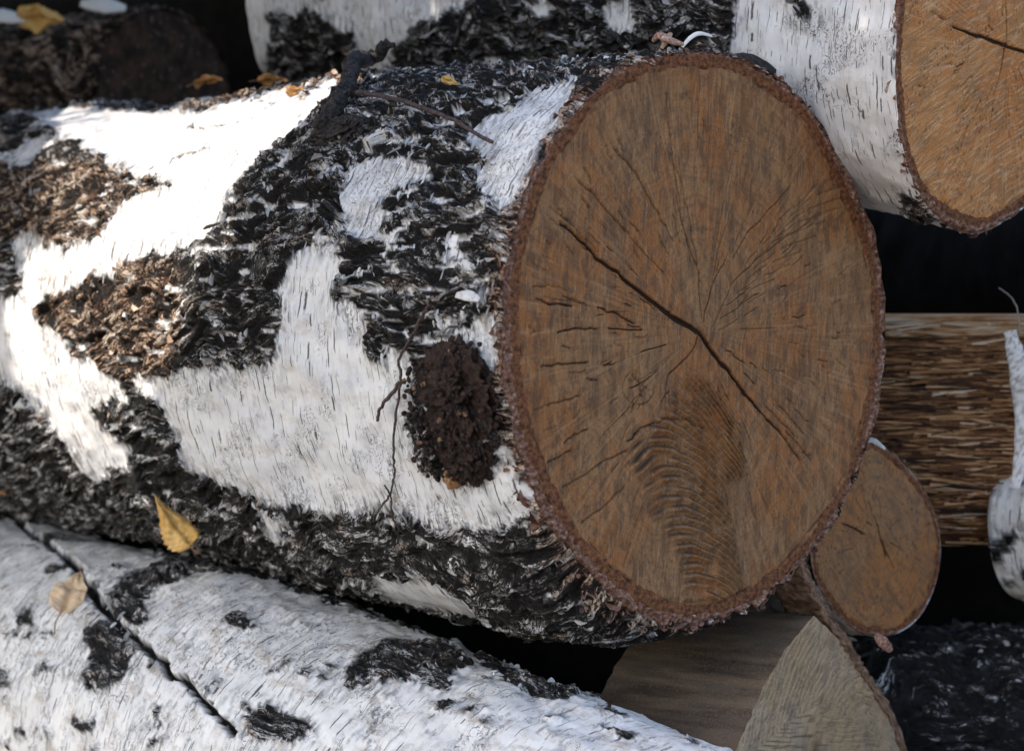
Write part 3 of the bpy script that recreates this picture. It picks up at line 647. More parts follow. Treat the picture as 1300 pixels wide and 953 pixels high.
up.field([('d', [(345, 20), (395, 12), (455, 45), (448, 110), (345, 115)]), ('d', [(505, 60), (555, 22), (600, -5), (650, -10), (935, -12), (932, 40), (926, 75), (900, 120), (600, 130), (480, 130)]),
          ('w', [(590, 85), (640, 70), (700, 78), (640, 95)]), ('w', [(655, 0), (690, -2), (720, 15), (680, 22)]), ('d', [(1003, -12), (1030, -10), (1030, 25), (1012, 30)]), ('w', [(760, 5), (800, 0), (815, 30), (780, 35)]), ('d', [(1148, 248), (1175, 245), (1190, 275), (1170, 278)]),
          ('d', [(402, -30), (420, -30), (412, 0), (400, 4)])], base=40)
t_up = thing('birch_log', 'birch log behind the largest one, smooth white bark beside golden brown end, top right', 'log', at(900, 200, 700))
def up_brown(L, U, V, P): return .7*(1-sstep(4, 22, U+perlin(U/9, V/12, 4.)*8))
def up_rim(L, U, V, P, h, dark, tone, brown):
    k = 1-sstep(0, 14, U+perlin(U/9, V/22, 4.)*9); low = np.exp(-((np.degrees(P)-255)/22)**2)
    dark = np.maximum(dark, k*(low*.9+.25*sstep(.2, .4, perlin(U/20, V/26, 9.)))); e = np.exp(-U/6.)
    return h*(1-e)+e*perlin(V/14, U/7, 3.)*2.5, dark, tone+k*.25, brown
me = bark_mesh(up, 300, 240, 14, dens=.9, phr=(110, 300), hd=15, brownf=up_brown, rim=up_rim)
link('bark', me, M_bark2, t_up)
MC = []; upith = face_uv(up, [(1278, 60)])[0]
def uc(pts, w0, w1, d=1.): MC.append((face_uv(up, pts), w0, w1, d))
uc([(1208, 33), (1225, 40), (1243, 47)], 1.5, 4.5); uc([(1245, 46), (1262, 53), (1280, 59)], 4, 5); uc([(1278, 60), (1278, 30), (1277, 0), (1276, -60)], 3, 2); uc([(1277, 60), (1270, 95), (1262, 120), (1258, 160)], 3, 1.5, .9)
uc([(1280, 60), (1300, 66), (1350, 90)], 4, 2); uc([(1200, 25), (1190, 20), (1180, 15)], 2, 1, .8)
MC += radial_cracks(90, upith, 40, 200, 31, ln=(8, 26), w=(.6, 1.2))
cut_face(up, 110, 560, M_wood2, t_up, upith, lambda L, ph, Rb: np.interp(ph, u_ph, u_r-5-9*np.exp(-((np.degrees(u_ph)-255)/30)**2), period=2*np.pi), MC, inner=11.)
cut_face(up, 30, 200, M_wood, t_up, (0, 0), lambda L, ph, Rb: Rb-12, [], end=True)
flakes(up, 700, lambda u, p, h, d, F: (d > .8), 'bark_chips', M_fblack, t_up, size=(8, 30), wid=(4, 12), tilt=(0, 20), toner=lambda r, k, u, p: r.beta(1.5, 3., k), seedv=31)
flakes(up, 260, lambda u, p, h, d, F: (u < 14), 'rim_chips', M_fpink, t_up, size=(5, 18), wid=(2, 7), tilt=(5, 60), toner=lambda r, k, u, p: r.beta(3, 2, k), seedv=33, along='v', jit=.6)

# ================================================================== LOWER LEFT LOG
Pl0 = at(760, 1135, -90); Pl1 = at(0, 838, 1050)
lowl = Log(Pl0, Pl1, 258, -330, 1750, rfun=lambda L, u, ph, r: r-62*sstep(620, -330, u)+7*np.sin(u/150.+2)*np.sin(ph)+10*np.exp(-((u-760)/120.)**2)*np.exp(-((np.degrees(ph)-100)/25)**2))
lowl.field([('d', [(-20, 615), (60, 640), (135, 664), (95, 676), (45, 668), (-20, 655)]), ('d', [(192, 688), (260, 700), (330, 712), (430, 748), (505, 768), (420, 768), (340, 738), (245, 728), (235, 738), (196, 748), (178, 795), (150, 786), (134, 748), (160, 728), (215, 715)]),
            ('d', [(112, 802), (135, 790), (160, 800), (172, 826), (160, 870), (108, 875)]), ('d', [(452, 832), (500, 812), (575, 815), (605, 845), (560, 870), (440, 878)]), ('d', [(18, 778), (48, 775), (42, 792), (25, 795)]), ('d', [(-20, 845), (8, 850), (15, 870), (-20, 880)]),
            ('d', [(600, 825), (680, 850), (760, 890), (700, 890), (640, 868)]), ('d', [(300, 905), (360, 895), (400, 925), (330, 950)])], base=40)
t_low = thing('birch_log', 'white birch log at the lower left with one long split running along its bark', 'log', at(300, 1000, 500))
me = bark_mesh(lowl, 380, 270, 33, dens=.6, phr=(40, 250), hd=12, base_lift=4, grime=.62, wrinkle=[[(0, 640), (250, 720), (600, 840), (500, 870), (0, 870)]], cracks=[([(-40, 620), (25, 664), (50, 684), (75, 700), (100, 722)], 9, 15, 16), ([(100, 722), (112, 745), (125, 765), (140, 785)], 17, 13, 18), ([(140, 785), (160, 800), (190, 830), (235, 868), (300, 930)], 12, 8, 15)])
link('bark', me, M_bark3, t_low)
flakes(lowl, 450, lambda u, p, h, d, F: (d > .8) & (F < 20), 'bark_chips', M_fblack, t_low, size=(5, 18), wid=(2, 6), toner=lambda r, k, u, p: r.beta(1.8, 2.6, k), seedv=41)
flakes(lowl, 500, lambda u, p, h, d, F: (np.abs(F) < 4), 'bark_curls', M_fpale, t_low, size=(5, 18), wid=(2, 5), tilt=(8, 45), seedv=42, along='v', jit=.35, curl=1.)
cut_face(lowl, 20, 120, M_wood, t_low, (0, 0), lambda L, ph, Rb: Rb-12, []); cut_face(lowl, 20, 120, M_wood, t_low, (0, 0), lambda L, ph, Rb: Rb-12, [], end=True)

# ================================================================== generic smaller logs
def simple_log(P0, P1, R, label, mat, base, seed, nu=160, nphi=140, polys=(), group=None, umax=None, faces=(True, True), wm=None, tone_off=0., grime=None, chips=600, hd=12, phr=(55, 305), outline=None, brown=0., cks=(), pith=(0, 0), facen=(40, 200), inner=8., k_end=120., bark_thick=6, name='birch_log', rk=0.):
    L = Log(P0, P1, R, 0, np.linalg.norm(P1-P0)/S if umax is None else umax)
    if outline is not None:
        f = face_uv(L, outline); fph = np.arctan2(f[:, 1], f[:, 0]) % (2*np.pi); fr = np.hypot(f[:, 0], f[:, 1]); oo = np.argsort(fph); fph, fr = fph[oo], fr[oo]
        L.rfun = lambda L_, u, ph, r: np.interp(ph, fph, fr, period=2*np.pi)*np.exp(-u/k_end)+R*(1-np.exp(-u/k_end))
    else:
        sd = seed*1.7
        L.rfun = lambda L_, u, ph, r: r*(1+.05*np.sin(ph*2+sd)+.03*np.sin(ph*3+sd*2)+.03*np.sin(u/130.+sd))
    L.field(list(polys), base=base)
    if abs(base) < 1:
        n = L.F.shape[0]; a, b = np.meshgrid(np.linspace(0, L.umax, n), np.linspace(0, 2*np.pi*R, n), indexing='ij'); L.F = L.F+fbm(a/120, b/70, seed, 3)*40
    t = thing(name, label, 'log', P0*[1, 1, 0]+np.array([0, 0, max(0., P0[2]-R*S)]), group)
    me = bark_mesh(L, nu, nphi, seed, phr=phr, hd=hd, tone_off=tone_off, grime=grime, brownf=(lambda L_, U, V, P: brown+0*U), dens=.5,
                   rim=lambda L_, U, V, P, h, d, tn, br: (h*sstep(0, 8, U), d, tn, br))
    link('bark', me, mat, t)
    fm = wm or M_wood
    if faces[0]: cut_face(L, facen[0], facen[1], fm, t, pith, lambda L_, ph, Rb: Rb-bark_thick, list(cks(L) if callable(cks) else cks), inner=inner, seed=seed, rimh=rk+1.5)
    if faces[1]: cut_face(L, 14, 80, fm, t, (0, 0), lambda L_, ph, Rb: Rb-bark_thick, [], end=True, seed=seed)
    if chips: flakes(L, chips, lambda u, p, h, d, F: (d > .8), 'bark_chips', M_fbrown if brown > .5 else M_fblack, t, size=(6, 24), wid=(3, 9), toner=lambda r, k, u, p: r.beta(1.6, 2.8, k), seedv=seed)
    return L, t

A_ = (P1-P0)/np.linalg.norm(P1-P0)
# small round log at the lower right
SO = [(1105, 560), (1130, 572), (1158, 600), (1180, 635), (1192, 670), (1194, 710), (1185, 750), (1168, 782), (1140, 803), (1112, 806), (1080, 795), (1052, 765), (1035, 735), (1028, 700), (1032, 660), (1045, 615), (1075, 580)]
Ps = at(1113, 686, 420)
def small_cracks(L):
    o = []
    for pts, w0, w1 in (([(1110, 655), (1115, 668), (1119, 683), (1126, 705)], 1., 3.), ([(1068, 664), (1085, 670), (1098, 678)], 1., 1.6), ([(1119, 683), (1135, 720)], 2, 1)):
        o.append((face_uv(L, pts), w0, w1, 1.))
    return o+radial_cracks(30, face_uv(L, [(1119, 683)])[0], 20, 110, 77, ln=(8, 25), w=(.5, 1.))
L_s, t_s = simple_log(Ps, Ps+A_*S*1100+np.array([0, 0, -.02]), 130, 'small log with pale brown end tucked under the right edge of the largest log', M_bark3, 20, 51, outline=SO, wm=M_wood3, nu=200, nphi=200, cks=small_cracks, pith=face_uv(Log(Ps, Ps+A_*S*1100+np.array([0, 0, -.02]), 130, 0, 1), [(1119, 683)])[0], facen=(80, 420), inner=8., bark_thick=4, chips=100, phr=(100, 300))
# dark log, bottom right; bark tone lowered further to stand in for deep shadow
simple_log(at(1010, 925, 600), at(1520, 905, 760), 150, 'dark log in the bottom right corner below the small round log, bark darkened as deep shadow', M_bark3, -30, 53, tone_off=-.26, nu=150, nphi=150, chips=900, hd=18, phr=(0, 359))
# pale log at the right edge
simple_log(at(1300, 672, 640), at(1720, 690, 250), 108, 'blurred pale grey log cut off by the right edge, beneath the splintered wood', M_bark3, 25, 55, grime=.30, nu=140, nphi=160, chips=0, bark_thick=10)
# brown rotten log, upper left
simple_log(at(214, 128, 1500), at(-260, 150, 2150), 185, 'dark brown rotting log behind the largest log, upper left corner', M_bark3, -60, 57, nu=160, nphi=160, brown=.9, chips=500, hd=20, wm=M_rot, rk=4)

# pile continuing behind and above, mostly out of sight
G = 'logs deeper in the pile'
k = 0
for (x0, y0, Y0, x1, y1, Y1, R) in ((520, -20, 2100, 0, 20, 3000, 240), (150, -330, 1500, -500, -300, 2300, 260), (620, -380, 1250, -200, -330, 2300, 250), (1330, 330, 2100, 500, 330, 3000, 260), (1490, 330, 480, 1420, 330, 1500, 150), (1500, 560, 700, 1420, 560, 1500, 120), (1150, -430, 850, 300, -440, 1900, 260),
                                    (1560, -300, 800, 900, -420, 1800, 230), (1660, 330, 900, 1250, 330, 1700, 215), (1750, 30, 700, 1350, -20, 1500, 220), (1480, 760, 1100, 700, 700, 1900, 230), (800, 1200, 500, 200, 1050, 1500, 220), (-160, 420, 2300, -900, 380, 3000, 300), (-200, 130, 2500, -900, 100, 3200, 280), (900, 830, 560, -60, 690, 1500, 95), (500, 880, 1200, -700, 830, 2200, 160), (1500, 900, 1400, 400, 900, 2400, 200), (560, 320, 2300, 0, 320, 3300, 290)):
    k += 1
    simple_log(at(x0, y0, Y0), at(x1, y1, Y1), R*1.2, 'log coloured near-black for the shadow deep behind the front logs', M_dark, -60, 60+k*2, nu=60, nphi=50, chips=0, group=G, hd=12, phr=(0, 359), wm=M_dark)

# ================================================================== SPLIT LOG with torn fibres, right
def fibre_material():
    t = NT('torn_wood_fibre'); q = t.attr('fq', True); tn = t.attr('tone')
    n = t.noise(t.mp(q, (1/150, 1/3.5, 1/3.5)), 1., 5, .6); n2 = t.noise(t.mp(q, (1/110, 1/14, 1/14)), 1., 3)
    f = t.ma('ADD', tn, t.ma('MULTIPLY', t.ma('SUBTRACT', n, .5), 1.1)); f = t.ma('ADD', f, t.ma('MULTIPLY', t.ma('SUBTRACT', n2, .5), .8))
    c = t.ramp(f, [(0, (.012, .006, .004)), (.3, (.09, .036, .015)), (.47, (.25, .115, .045)), (.66, (.46, .26, .125)), (.9, (.55, .42, .30)), (1, (.62, .52, .42))])
    return t.fin(c, .7, t.bump(n, .6, .0015), .25)
M_fib = fibre_material()
t_sp = thing('split_log', 'split log with torn brown splintered wood fibres, right of the largest log', 'log', at(1200, 760, 520))
nx, ny = 170, 160; gxv = np.linspace(0, 1, nx); gyv = np.linspace(0, 1, ny); GX, GY = np.meshgrid(gxv, gyv, indexing='ij')
pxl = 1060+GX*320; pyl = 398+GY*285+10*GX*(GY > .9)
n1 = fbm(pxl/90, pyl/7, 3., 4); n2 = ridged(pxl/50, pyl/5, 8., 3); smooth_top = 1-sstep(.07, .13, GY+perlin(pxl/50, pyl*0, 2.)*.03)
hgt = (n1*9+(n2-.7)*16)*(1-smooth_top)+perlin(pxl/120, pyl/5, 4.)*2+smooth_top*4
curve = 90*np.abs(GY-.45)**2*4*.8
Yd = 560-hgt+curve*1.1-12*GX
sc = ((D+Yd)/D)
V3 = np.stack([(pxl-650)*sc, Yd, (476.5-pyl)*sc+GH], -1)*S
tone = .42+n1*.25+(n2-.75)*.4+smooth_top*.35-.15*sstep(.9, 1, GY)
# close it into a solid: back grid
Vb = V3.copy(); Vb[..., 1] = (760+0*GX)*S; Vb[:, :, 0] = V3[:, :, 0]
allV = np.concatenate([V3.reshape(-1, 3), Vb.reshape(-1, 3)]); q = grid_quads(nx, ny); nb = nx*ny
idx = np.arange(nb).reshape(nx, ny); bd = np.concatenate([idx[:, 0], idx[-1, 1:], idx[-2::-1, -1], idx[0, -2:0:-1]])
sd_ = np.stack([bd, np.roll(bd, -1), np.roll(bd, -1)+nb, bd+nb], -1)
me = mesh_np('torn_face', allV, np.concatenate([q[:, ::-1], q+nb, sd_]), dict(tone=np.concatenate([tone.ravel(), tone.ravel()])), vecs=dict(fq=allV/S))
link('torn_face', me, M_fib, t_sp)
# loose splinters
r = np.random.default_rng(5); vs_, qs_, tn_ = [], [], []
for i in range(1000):
    x = r.uniform(1030, 1300); y = r.uniform(410, 690)**1.; le = r.uniform(30, 150)*(.4+.6*r.random()); w = r.uniform(.8, 2.8); b = len(vs_)
    cy = 90*abs((y-398)/285-.45)**2*3.2; Y = 556+cy*1.1-r.uniform(-2, 10); ang = r.normal(0, .07); up_ = r.uniform(2, 16)*(r.random() < .6)
    tt = r.beta(2, 2.6)+(.3 if y < 428 else 0)-(.12 if x < 1160 else 0)
    for j in range(4):
        f = j/3; xx = x+le*f; yy = y+math.sin(ang)*le*f+r.normal(0, .6); YY = Y-up_*f**2; ww = w*(1-.8*f)
        for (dy, dY) in ((-ww, 0), (ww, 0), (0, ww)): vs_.append(at(xx, yy+dy, YY+dY)); tn_.append(tt)
    for j in range(3):
        for c in range(3): qs_.append((b+j*3+c, b+j*3+(c+1) % 3, b+j*3+3+(c+1) % 3, b+j*3+3+c))
me = mesh_np('splinters', np.array(vs_), np.array(qs_), dict(tone=np.array(tn_)), vecs=dict(fq=np.array(vs_)/S), smooth=False); o = link('splinters', me, M_fib, t_sp); o['kind'] = 'stuff'

# ================================================================== strips and tubes
def tube(name, pts, radii, mat, parent=None, n=8, rough=0., seed=0):
    P = [Vector(p) for p in pts]; R_ = np.random.default_rng(seed); V = []; 
    for i, p in enumerate(P):
        d = (P[min(i+1, len(P)-1)]-P[max(i-1, 0)]).normalized(); a = d.orthogonal().normalized(); b = d.cross(a)
        if i and (lastb := prev): a = (lastb-d*lastb.dot(d)).normalized(); b = d.cross(a)
        prev = a
        for k in range(n):
            th = 2*math.pi*k/n; rr = radii[i]*(1+R_.normal(0, rough)); V.append(p+a*rr*math.cos(th)+b*rr*math.sin(th))
    q = grid_quads(len(P), n, True); V += [P[0], P[-1]]; c0, c1 = len(V)-2, len(V)-1; m = (len(P)-1)*n
    ex = [(c0, (k+1) % n, k, k) for k in range(n)]; ex2 = [(c1, m+k, m+(k+1) % n, m+(k+1) % n) for k in range(n)]
    me = bpy.data.meshes.new(name)
    me.from_pydata([tuple(v) for v in V], [], [tuple(map(int, f)) for f in q]+[e[:3] for e in ex]+[e[:3] for e in ex2])
    for p in me.polygons: p.use_smooth = True
    return link(name, me, mat, parent)
def subdiv_path(pts, n, jit, seed=0):
    r = np.random.default_rng(seed); out = []; pts = [np.array(p, float) for p in pts]
    for i in range(len(pts)-1):
        p0 = pts[max(i-1, 0)]; p1, p2 = pts[i], pts[i+1]; p3 = pts[min(i+2, len(pts)-1)]
        for k in range(n):
            t = k/n; q = .5*((2*p1)+(-p0+p2)*t+(2*p0-5*p1+4*p2-p3)*t*t+(-p0+3*p1-3*p2+p3)*t**3); out.append(q+r.normal(0, jit, len(q))*(0 if (i == 0 and k == 0) else 1))
    out.append(pts[-1]); return out
M_twig = simple_mat('twig_bark', (.035, .022, .02), (.11, .075, .07), 500, .6, (.22, .18, .17))
M_char = simple_mat('old_branch_bark', (.007, .006, .006), (.05, .042, .04), 350, .8, (.16, .14, .13))
M_tan = simple_mat('exposed_tan_wood', (.20, .09, .035), (.42, .25, .13), 500, .7)
M_bud = simple_mat('dull_bud_ends', (.06, .03, .018), (.30, .19, .11), 400, .7)
M_burl = simple_mat('burl_bark', (.006, .004, .0035), (.034, .017, .013), 260, .7, (.11, .05, .035))

def surf_pt(L, px, py, h=0.):
    u, v = L.unproj([(px, py)])[0]; ph = v/(L.R/S); i = np.argmin(np.abs(L.hgrid[0]-u)); j = np.argmin(np.abs(L.hgrid[1]-ph))
    hh = L.hgrid[2][max(i-2, 0):i+3, max(j-2, 0):j+3].max(); return L.pos(np.array([u]), np.array([ph]), np.array([hh+h]))[0], L.dirn(np.array([ph]))[0]

# burl with its crowded buds (part of the main log)
def blob(name, px, py, rx, ry, rz, mat, parent, L=main, nz=.35, seed=0, n=(90, 70), sink=.25, sc=2.2):
    c, N = surf_pt(L, px, py, -rz*sink); A = L.a; T = np.cross(N, A)
    th = np.linspace(0, 2*np.pi, n[0], endpoint=False); fi = np.linspace(0, np.pi, n[1]); F_, T_ = np.meshgrid(fi, th, indexing='ij')
    x, y, z = np.sin(F_)*np.cos(T_), np.sin(F_)*np.sin(T_), np.cos(F_)
    d = 1+nz*(.28-np.abs(perlin(x*sc+seed, y*sc, z*sc+seed))*1.1+.35*(.3-np.abs(perlin(x*sc*2.3+seed, y*sc*2.3, z*sc*2.3+5)))*1.5+.10*perlin(x*sc*5, y*sc*5, z*sc*5+2)+.04*perlin(x*sc*11, y*sc*11, z*sc*11+2))+.25*perlin(x*1.3+seed, y*1.3, z*1.3)
    V = c+((x*rx*d)[..., None]*A+(y*ry*d)[..., None]*T+(z*rz*d)[..., None]*N)*S
    me = mesh_np(name, V, grid_quads(n[1], n[0], True)); return link(name, me, mat, parent)
b1 = blob('burl', 585, 503, 55, 60, 19, M_burl, t_main, seed=3, nz=.75, n=(180, 140), sc=2.3)
b2 = blob('burl', 592, 572, 42, 36, 18, M_burl, t_main, seed=6, nz=.7, n=(140, 110), sc=3.)
r = np.random.default_rng(9); vs_, qs_ = [], []
def nub_mesh(items, name, mat, parent):
    V = []; Fq = []
    for (c, d, L_, R_) in items:
        d = d/np.linalg.norm(d); a = np.cross(d, (0.3, .5, .8)); a /= np.linalg.norm(a); b = np.cross(d, a); base = len(V)
        for j, (f, rr) in enumerate(((0, 1), (.4, 1.15), (.8, .95), (1, .55))):
            for k in range(6):
                th = 2*math.pi*k/6; V.append(c+d*L_*f+(a*math.cos(th)+b*math.sin(th))*R_*rr*r.uniform(.8, 1.2))
        for j in range(3):
            for k in range(6): Fq.append((base+j*6+k, base+j*6+(k+1) % 6, base+j*6+6+(k+1) % 6, base+j*6+6+k))
        Fq.append((base+18, base+19, base+20, base+21)); Fq.append((base+21, base+22, base+23, base+18))
    me = mesh_np(name, np.array(V), np.array(Fq), smooth=True); o = link(name, me, mat, parent); o['kind'] = 'stuff'; return o
it = []; it2 = []
for i in range(190):
    a = r.uniform(0, 2*np.pi); q = math.sqrt(r.random()); x = 585+q*58*math.cos(a)+8*math.sin(a*3); y = 515+q*84*math.sin(a)
    if x > 646: continue
    c, N = surf_pt(main, x, y, 18*math.sqrt(max(0, 1-q*q))+r.uniform(-4, 6)); d = N+r.normal(0, .5, 3)
    (it2 if r.random() < .05 else it).append((c, d, r.uniform(2, 8)*S, r.uniform(1.5, 4.)*S))
for (x, y) in ((534, 478), (545, 487), (555, 484), (577, 548), (612, 517), (604, 514)):
    c, N = surf_pt(main, x, y, 12); it2.append((c, N+r.normal(0, .4, 3), 5*S, 3.*S))
nub_mesh(it, 'buds', M_burl, b1); nub_mesh(it2, 'cut_bud_ends', M_bud, b1)
kn = blob('knot', 578, 604, 11, 13, 9, M_tan, t_main, seed=8, nz=.15, n=(40, 30))
# raised dark branch collar near the top of the log
blob('branch_collar', 425, 170, 62, 26, 15, M_char, t_main, seed=12, nz=.5, n=(160, 90), sc=2.2, sink=.35)
# scrap of bark lifted off the white patch
# ================================================================== strips of bark
def strip(name, pts, wid, curl, mat, parent=None, n=24, m=8, seed=0, thick=1.2, tn=(.4, .9)):
    """curled bark strip: pts = centre line (world), wid px, curl = angle it rolls through"""
    P = np.array(subdiv_path(pts, n//(len(pts)-1), .0)); k = len(P); r = np.random.default_rng(seed); V = []
    ncol = r.normal(0, .12, (k, m))
    for i in range(k):
        d = P[min(i+1, k-1)]-P[max(i-1, 0)]; d /= np.linalg.norm(d); t0 = np.array((-LDIR.x*0-.2, -.9, .35)); nrm = t0-d*(t0@d); nrm /= np.linalg.norm(nrm); sd = np.cross(d, nrm)
        w = wid*S*(.35+.65*math.sin(math.pi*min(max((i+.5)/k, 0.08), .95)))*(1+.15*perlin(np.array([i/5.]), np.array([seed+.5]))[0])
        for j in range(m):
            f = j/(m-1)-.5; th = f*curl
            rr = w/max(abs(curl), .1); V.append(P[i]+sd*(rr*math.sin(th))+nrm*(rr*(math.cos(th)-1)*(1 if curl > 0 else -1))+sd*ncol[i, j]*w*.12*(abs(f) > .4)+nrm*ncol[i, j]*w*.05)
    V = np.array(V); q = grid_quads(k, m)
    me = mesh_np(name, V, q, dict(tone=r.uniform(*tn, k*m))); o = link(name, me, mat, parent)
    md = o.modifiers.new('thickness', 'SOLIDIFY'); md.thickness = thick*S; md.offset = 0
    return o
def sp(px, py, h=3, L=main): return surf_pt(L, px, py, h)[0]
# curls standing on the upper rim of the main log
strip('bark_curl', [at(828, 52, -20), at(836, 44, -30), at(850, 50, -36), at(868, 56, -30)], 12, 2.2, M_fpink, t_main, seed=2, tn=(.6, .95))
strip('bark_curl', [at(866, 60, -30), at(876, 48, -26), at(888, 42, -20), at(904, 46, -10)], 7, 2.0, M_fpale, t_main, seed=3, tn=(.7, 1))
strip('bark_curl', [at(840, 62, -30), at(846, 50, -30), at(852, 42, -26)], 9, 1., M_fbrown, t_main, seed=4, tn=(.6, .9))
strip('bark_scrap', [sp(594, 378, 8), sp(606, 376, 12), sp(620, 382, 6)], 13, .5, M_fpale, t_main, seed=7, tn=(.3, .8))
strip('bark_curl', [sp(270, 293, 4), sp(278, 296, 8), sp(290, 290, 6)], 6, 1.6, M_fblack, t_main, seed=8, tn=(.0, .2))
strip('bark_scrap', [at(930, 72, 60), at(955, 76, 80), at(985, 92, 95)], 20, 1.2, M_fblack, t_main, seed=9, tn=(.0, .4))

# twigs
def twig(name, label, pts, r0, r1, mat, n=6, jit=.0004, seed=0, side=()):
    P = subdiv_path(pts, n, jit, seed); k = len(P); t = thing(name, label, 'twig', P[0])
    tube('stem', P, [(r0+(r1-r0)*i/(k-1))*S for i in range(k)], mat, t, 8, .08, seed)
    for sidepts, a, b in side:
        Q = subdiv_path(sidepts, n, jit*.7, seed+5); tube('side_shoot', Q, [(a+(b-a)*i/(len(Q)-1))*S for i in range(len(Q))], mat, t, 7, .1, seed+3)
    return t
twig('twig', 'thin purplish brown twig lying across the black bark near the top of the largest log', [sp(470, 148, 24), sp(500, 152, 26), sp(540, 160, 22), sp(590, 176, 16), sp(632, 189, 10)], 3.2, 2.6, M_twig, seed=1)
twig('broken_branch', 'short charred looking broken branch forked at its tip, on top of the largest log', [sp(420, 172, 4), sp(438, 150, 10), sp(452, 130, 15), sp(462, 112, 20), sp(474, 95, 24), sp(484, 88, 34), sp(490, 84, 42)], 15, 7, M_char, jit=.0011, seed=2, side=[([sp(470, 100, 26), sp(482, 93, 30), sp(494, 90, 34), sp(505, 90, 36)], 7, 4)])
e = [sp(552, 402, 14), sp(538, 425, 10), sp(524, 450, 12), sp(522, 480, 12)]
twig('twig', 'slender dry twig hanging down over the white bark beside the dark burl', [sp(566, 392, 10)]+e+[sp(514, 520, 9), sp(507, 560, 7), sp(502, 600, 6), sp(501, 622, 6), sp(516, 650, 7), sp(522, 672, 6)], 2.4, .9, M_twig, seed=3,
     side=[([sp(520, 482, 12), sp(508, 500, 14), sp(496, 512, 14), sp(493, 528, 16)], 2.8, 2.), ([sp(502, 620, 6), sp(495, 634, 7), sp(486, 642, 5)], 1.6, 1.0), ([sp(501, 620, 6), sp(494, 611, 8)], 1.5, 1.)])

# ================================================================== leaves
def leaf_material(name, c0, c1, c2):
    t = NT(name); q = t.obj(); n = t.noise(q, 120, 5, .6); n2 = t.noise(q, 700, 3, .6); c = t.mix(t.rng(n, .4, .62), c0, c1)
    c = t.mix(t.rng(n2, .66, .72), c, c2); v = t.attr('vein'); c = t.mix(t.ma('MULTIPLY', v, .22), c, c2)
    t.put(t.b.inputs['Subsurface Weight'], .15); t.b.inputs['Subsurface Scale'].default_value = .001
    return t.fin(c, .55, t.bump(t.ma('SUBTRACT', n2, v), .4, .0008), .35)
M_ly = leaf_material('yellow_leaf', (.62, .36, .10), (.70, .46, .17), (.16, .07, .025))
M_lb = leaf_material('beige_leaf', (.62, .45, .28), (.72, .56, .38), (.30, .16, .07))
M_lo = leaf_material('orange_leaf', (.50, .22, .07), (.62, .34, .12), (.15, .05, .02))
def leaf(label, mat, centre, xdir, ydir, ln, wd, curl=.3, fold=.3, seed=0, teeth=1., stem=.35):
    """birch leaf: xdir towards the tip, ydir across, both world vectors"""
    r = np.random.default_rng(seed); X = np.array(xdir, float); X /= np.linalg.norm(X); Y = np.array(ydir, float); Y -= X*(Y@X); Y /= np.linalg.norm(Y); Z = np.cross(X, Y)
    n, m = 40, 17; V = []; vein = []
    for i in range(n):
        t = i/(n-1); w = wd*.5*(math.sin(math.pi*min(1, t**.62)))**.85*(1-.25*t)*(1+.35*perlin(np.array([t*4+seed*3]), np.array([.5+seed]))[0]); tooth = teeth*(((i % 4)/3.)*.10-.05)
        for j in range(m):
            f = (j/(m-1)-.5)*2; ww = w*(f+np.sign(f)*tooth*(abs(f) > .99)); z = fold*abs(f)*w+curl*ln*(t-.5)**2*1.6+(perlin(np.array([t*3+seed]), np.array([f*1.5]))[0]*.13+perlin(np.array([t*8+seed]), np.array([f*3.5+9]))[0]*.04)*ln
            V.append(centre+(X*(t-.5)*ln+Y*ww+Z*z)*S); ph = abs(abs(f)*1.2-((t*7) % 1)); vein.append(max(math.exp(-(f*9)**2), .7*math.exp(-(((t*9-abs(f)*1.6) % 1-.5)*7)**2)))
    t = thing('birch_leaf', label, 'leaf', centre)
    me = mesh_np('blade', np.array(V), grid_quads(n, m), dict(vein=np.array(vein))); o = link('blade', me, mat, t); md = o.modifiers.new('thickness', 'SOLIDIFY'); md.thickness = .8*S
    if stem:
        b = centre-X*.5*ln*S+Z*curl*ln*.4*S; tube('stalk', subdiv_path([b, b-X*stem*.5*ln*S+Z*2*S, b-X*stem*ln*S-Y*6*S], 4, 0), [.9*S]*9, M_tan, t, 6)
    return t
UPX = np.array((0, 0, 1.)); RT = np.array((1., 0, 0)); TC = np.array((0, -1., 0))
c1 = surf_pt(lowl, 215, 700, 26)[0]
leaf('yellow birch leaf standing in the gap between the largest log and the lower left log', M_ly, at(222, 668, 400), at(207, 640, 560)-at(246, 695, 530), at(205, 690, 540)-at(240, 655, 560), 96, 62, .6, -.35, 1, 1.9, stem=.2)
leaf('pale beige leaf lying across the long split of the lower left log', M_lb, surf_pt(lowl, 98, 762, 16)[0], at(112, 738, 700)-at(88, 786, 640), at(75, 755, 680)-at(118, 768, 660), 84, 60, -.12, .25, 2, .4, stem=.5)
leaf('reddish leaf wedged in the gap at the left edge of the photo', M_lo, at(6, 618, 880), RT+UPX*-.4, UPX+TC*.3, 60, 34, .2, .3, 3)
leaf('yellow leaf on top of the rotting log in the upper left corner', M_ly, at(52, 22, 1330), RT-UPX*.1, UPX*.7+TC*.6, 90, 60, .1, .2, 4)
leaf('orange leaf on the crest of the largest log, before the rotting log', M_lo, at(264, 100, 920), RT+UPX*.15, UPX*.35+TC*.8, 50, 26, .3, .3, 5, stem=.3)
leaf('orange leaf on the crest of the largest log, below the upper log', M_lo, at(347, 99, 800), RT-UPX*.05, UPX*.4+TC*.8, 50, 26, .3, .3, 6, stem=.3)
leaf('small orange leaf fragment on the sunlit cream bark of the largest log', M_lo, sp(377, 123, 6), RT+UPX*.2, UPX*.8+TC*.4, 26, 15, .2, .3, 7, stem=0)
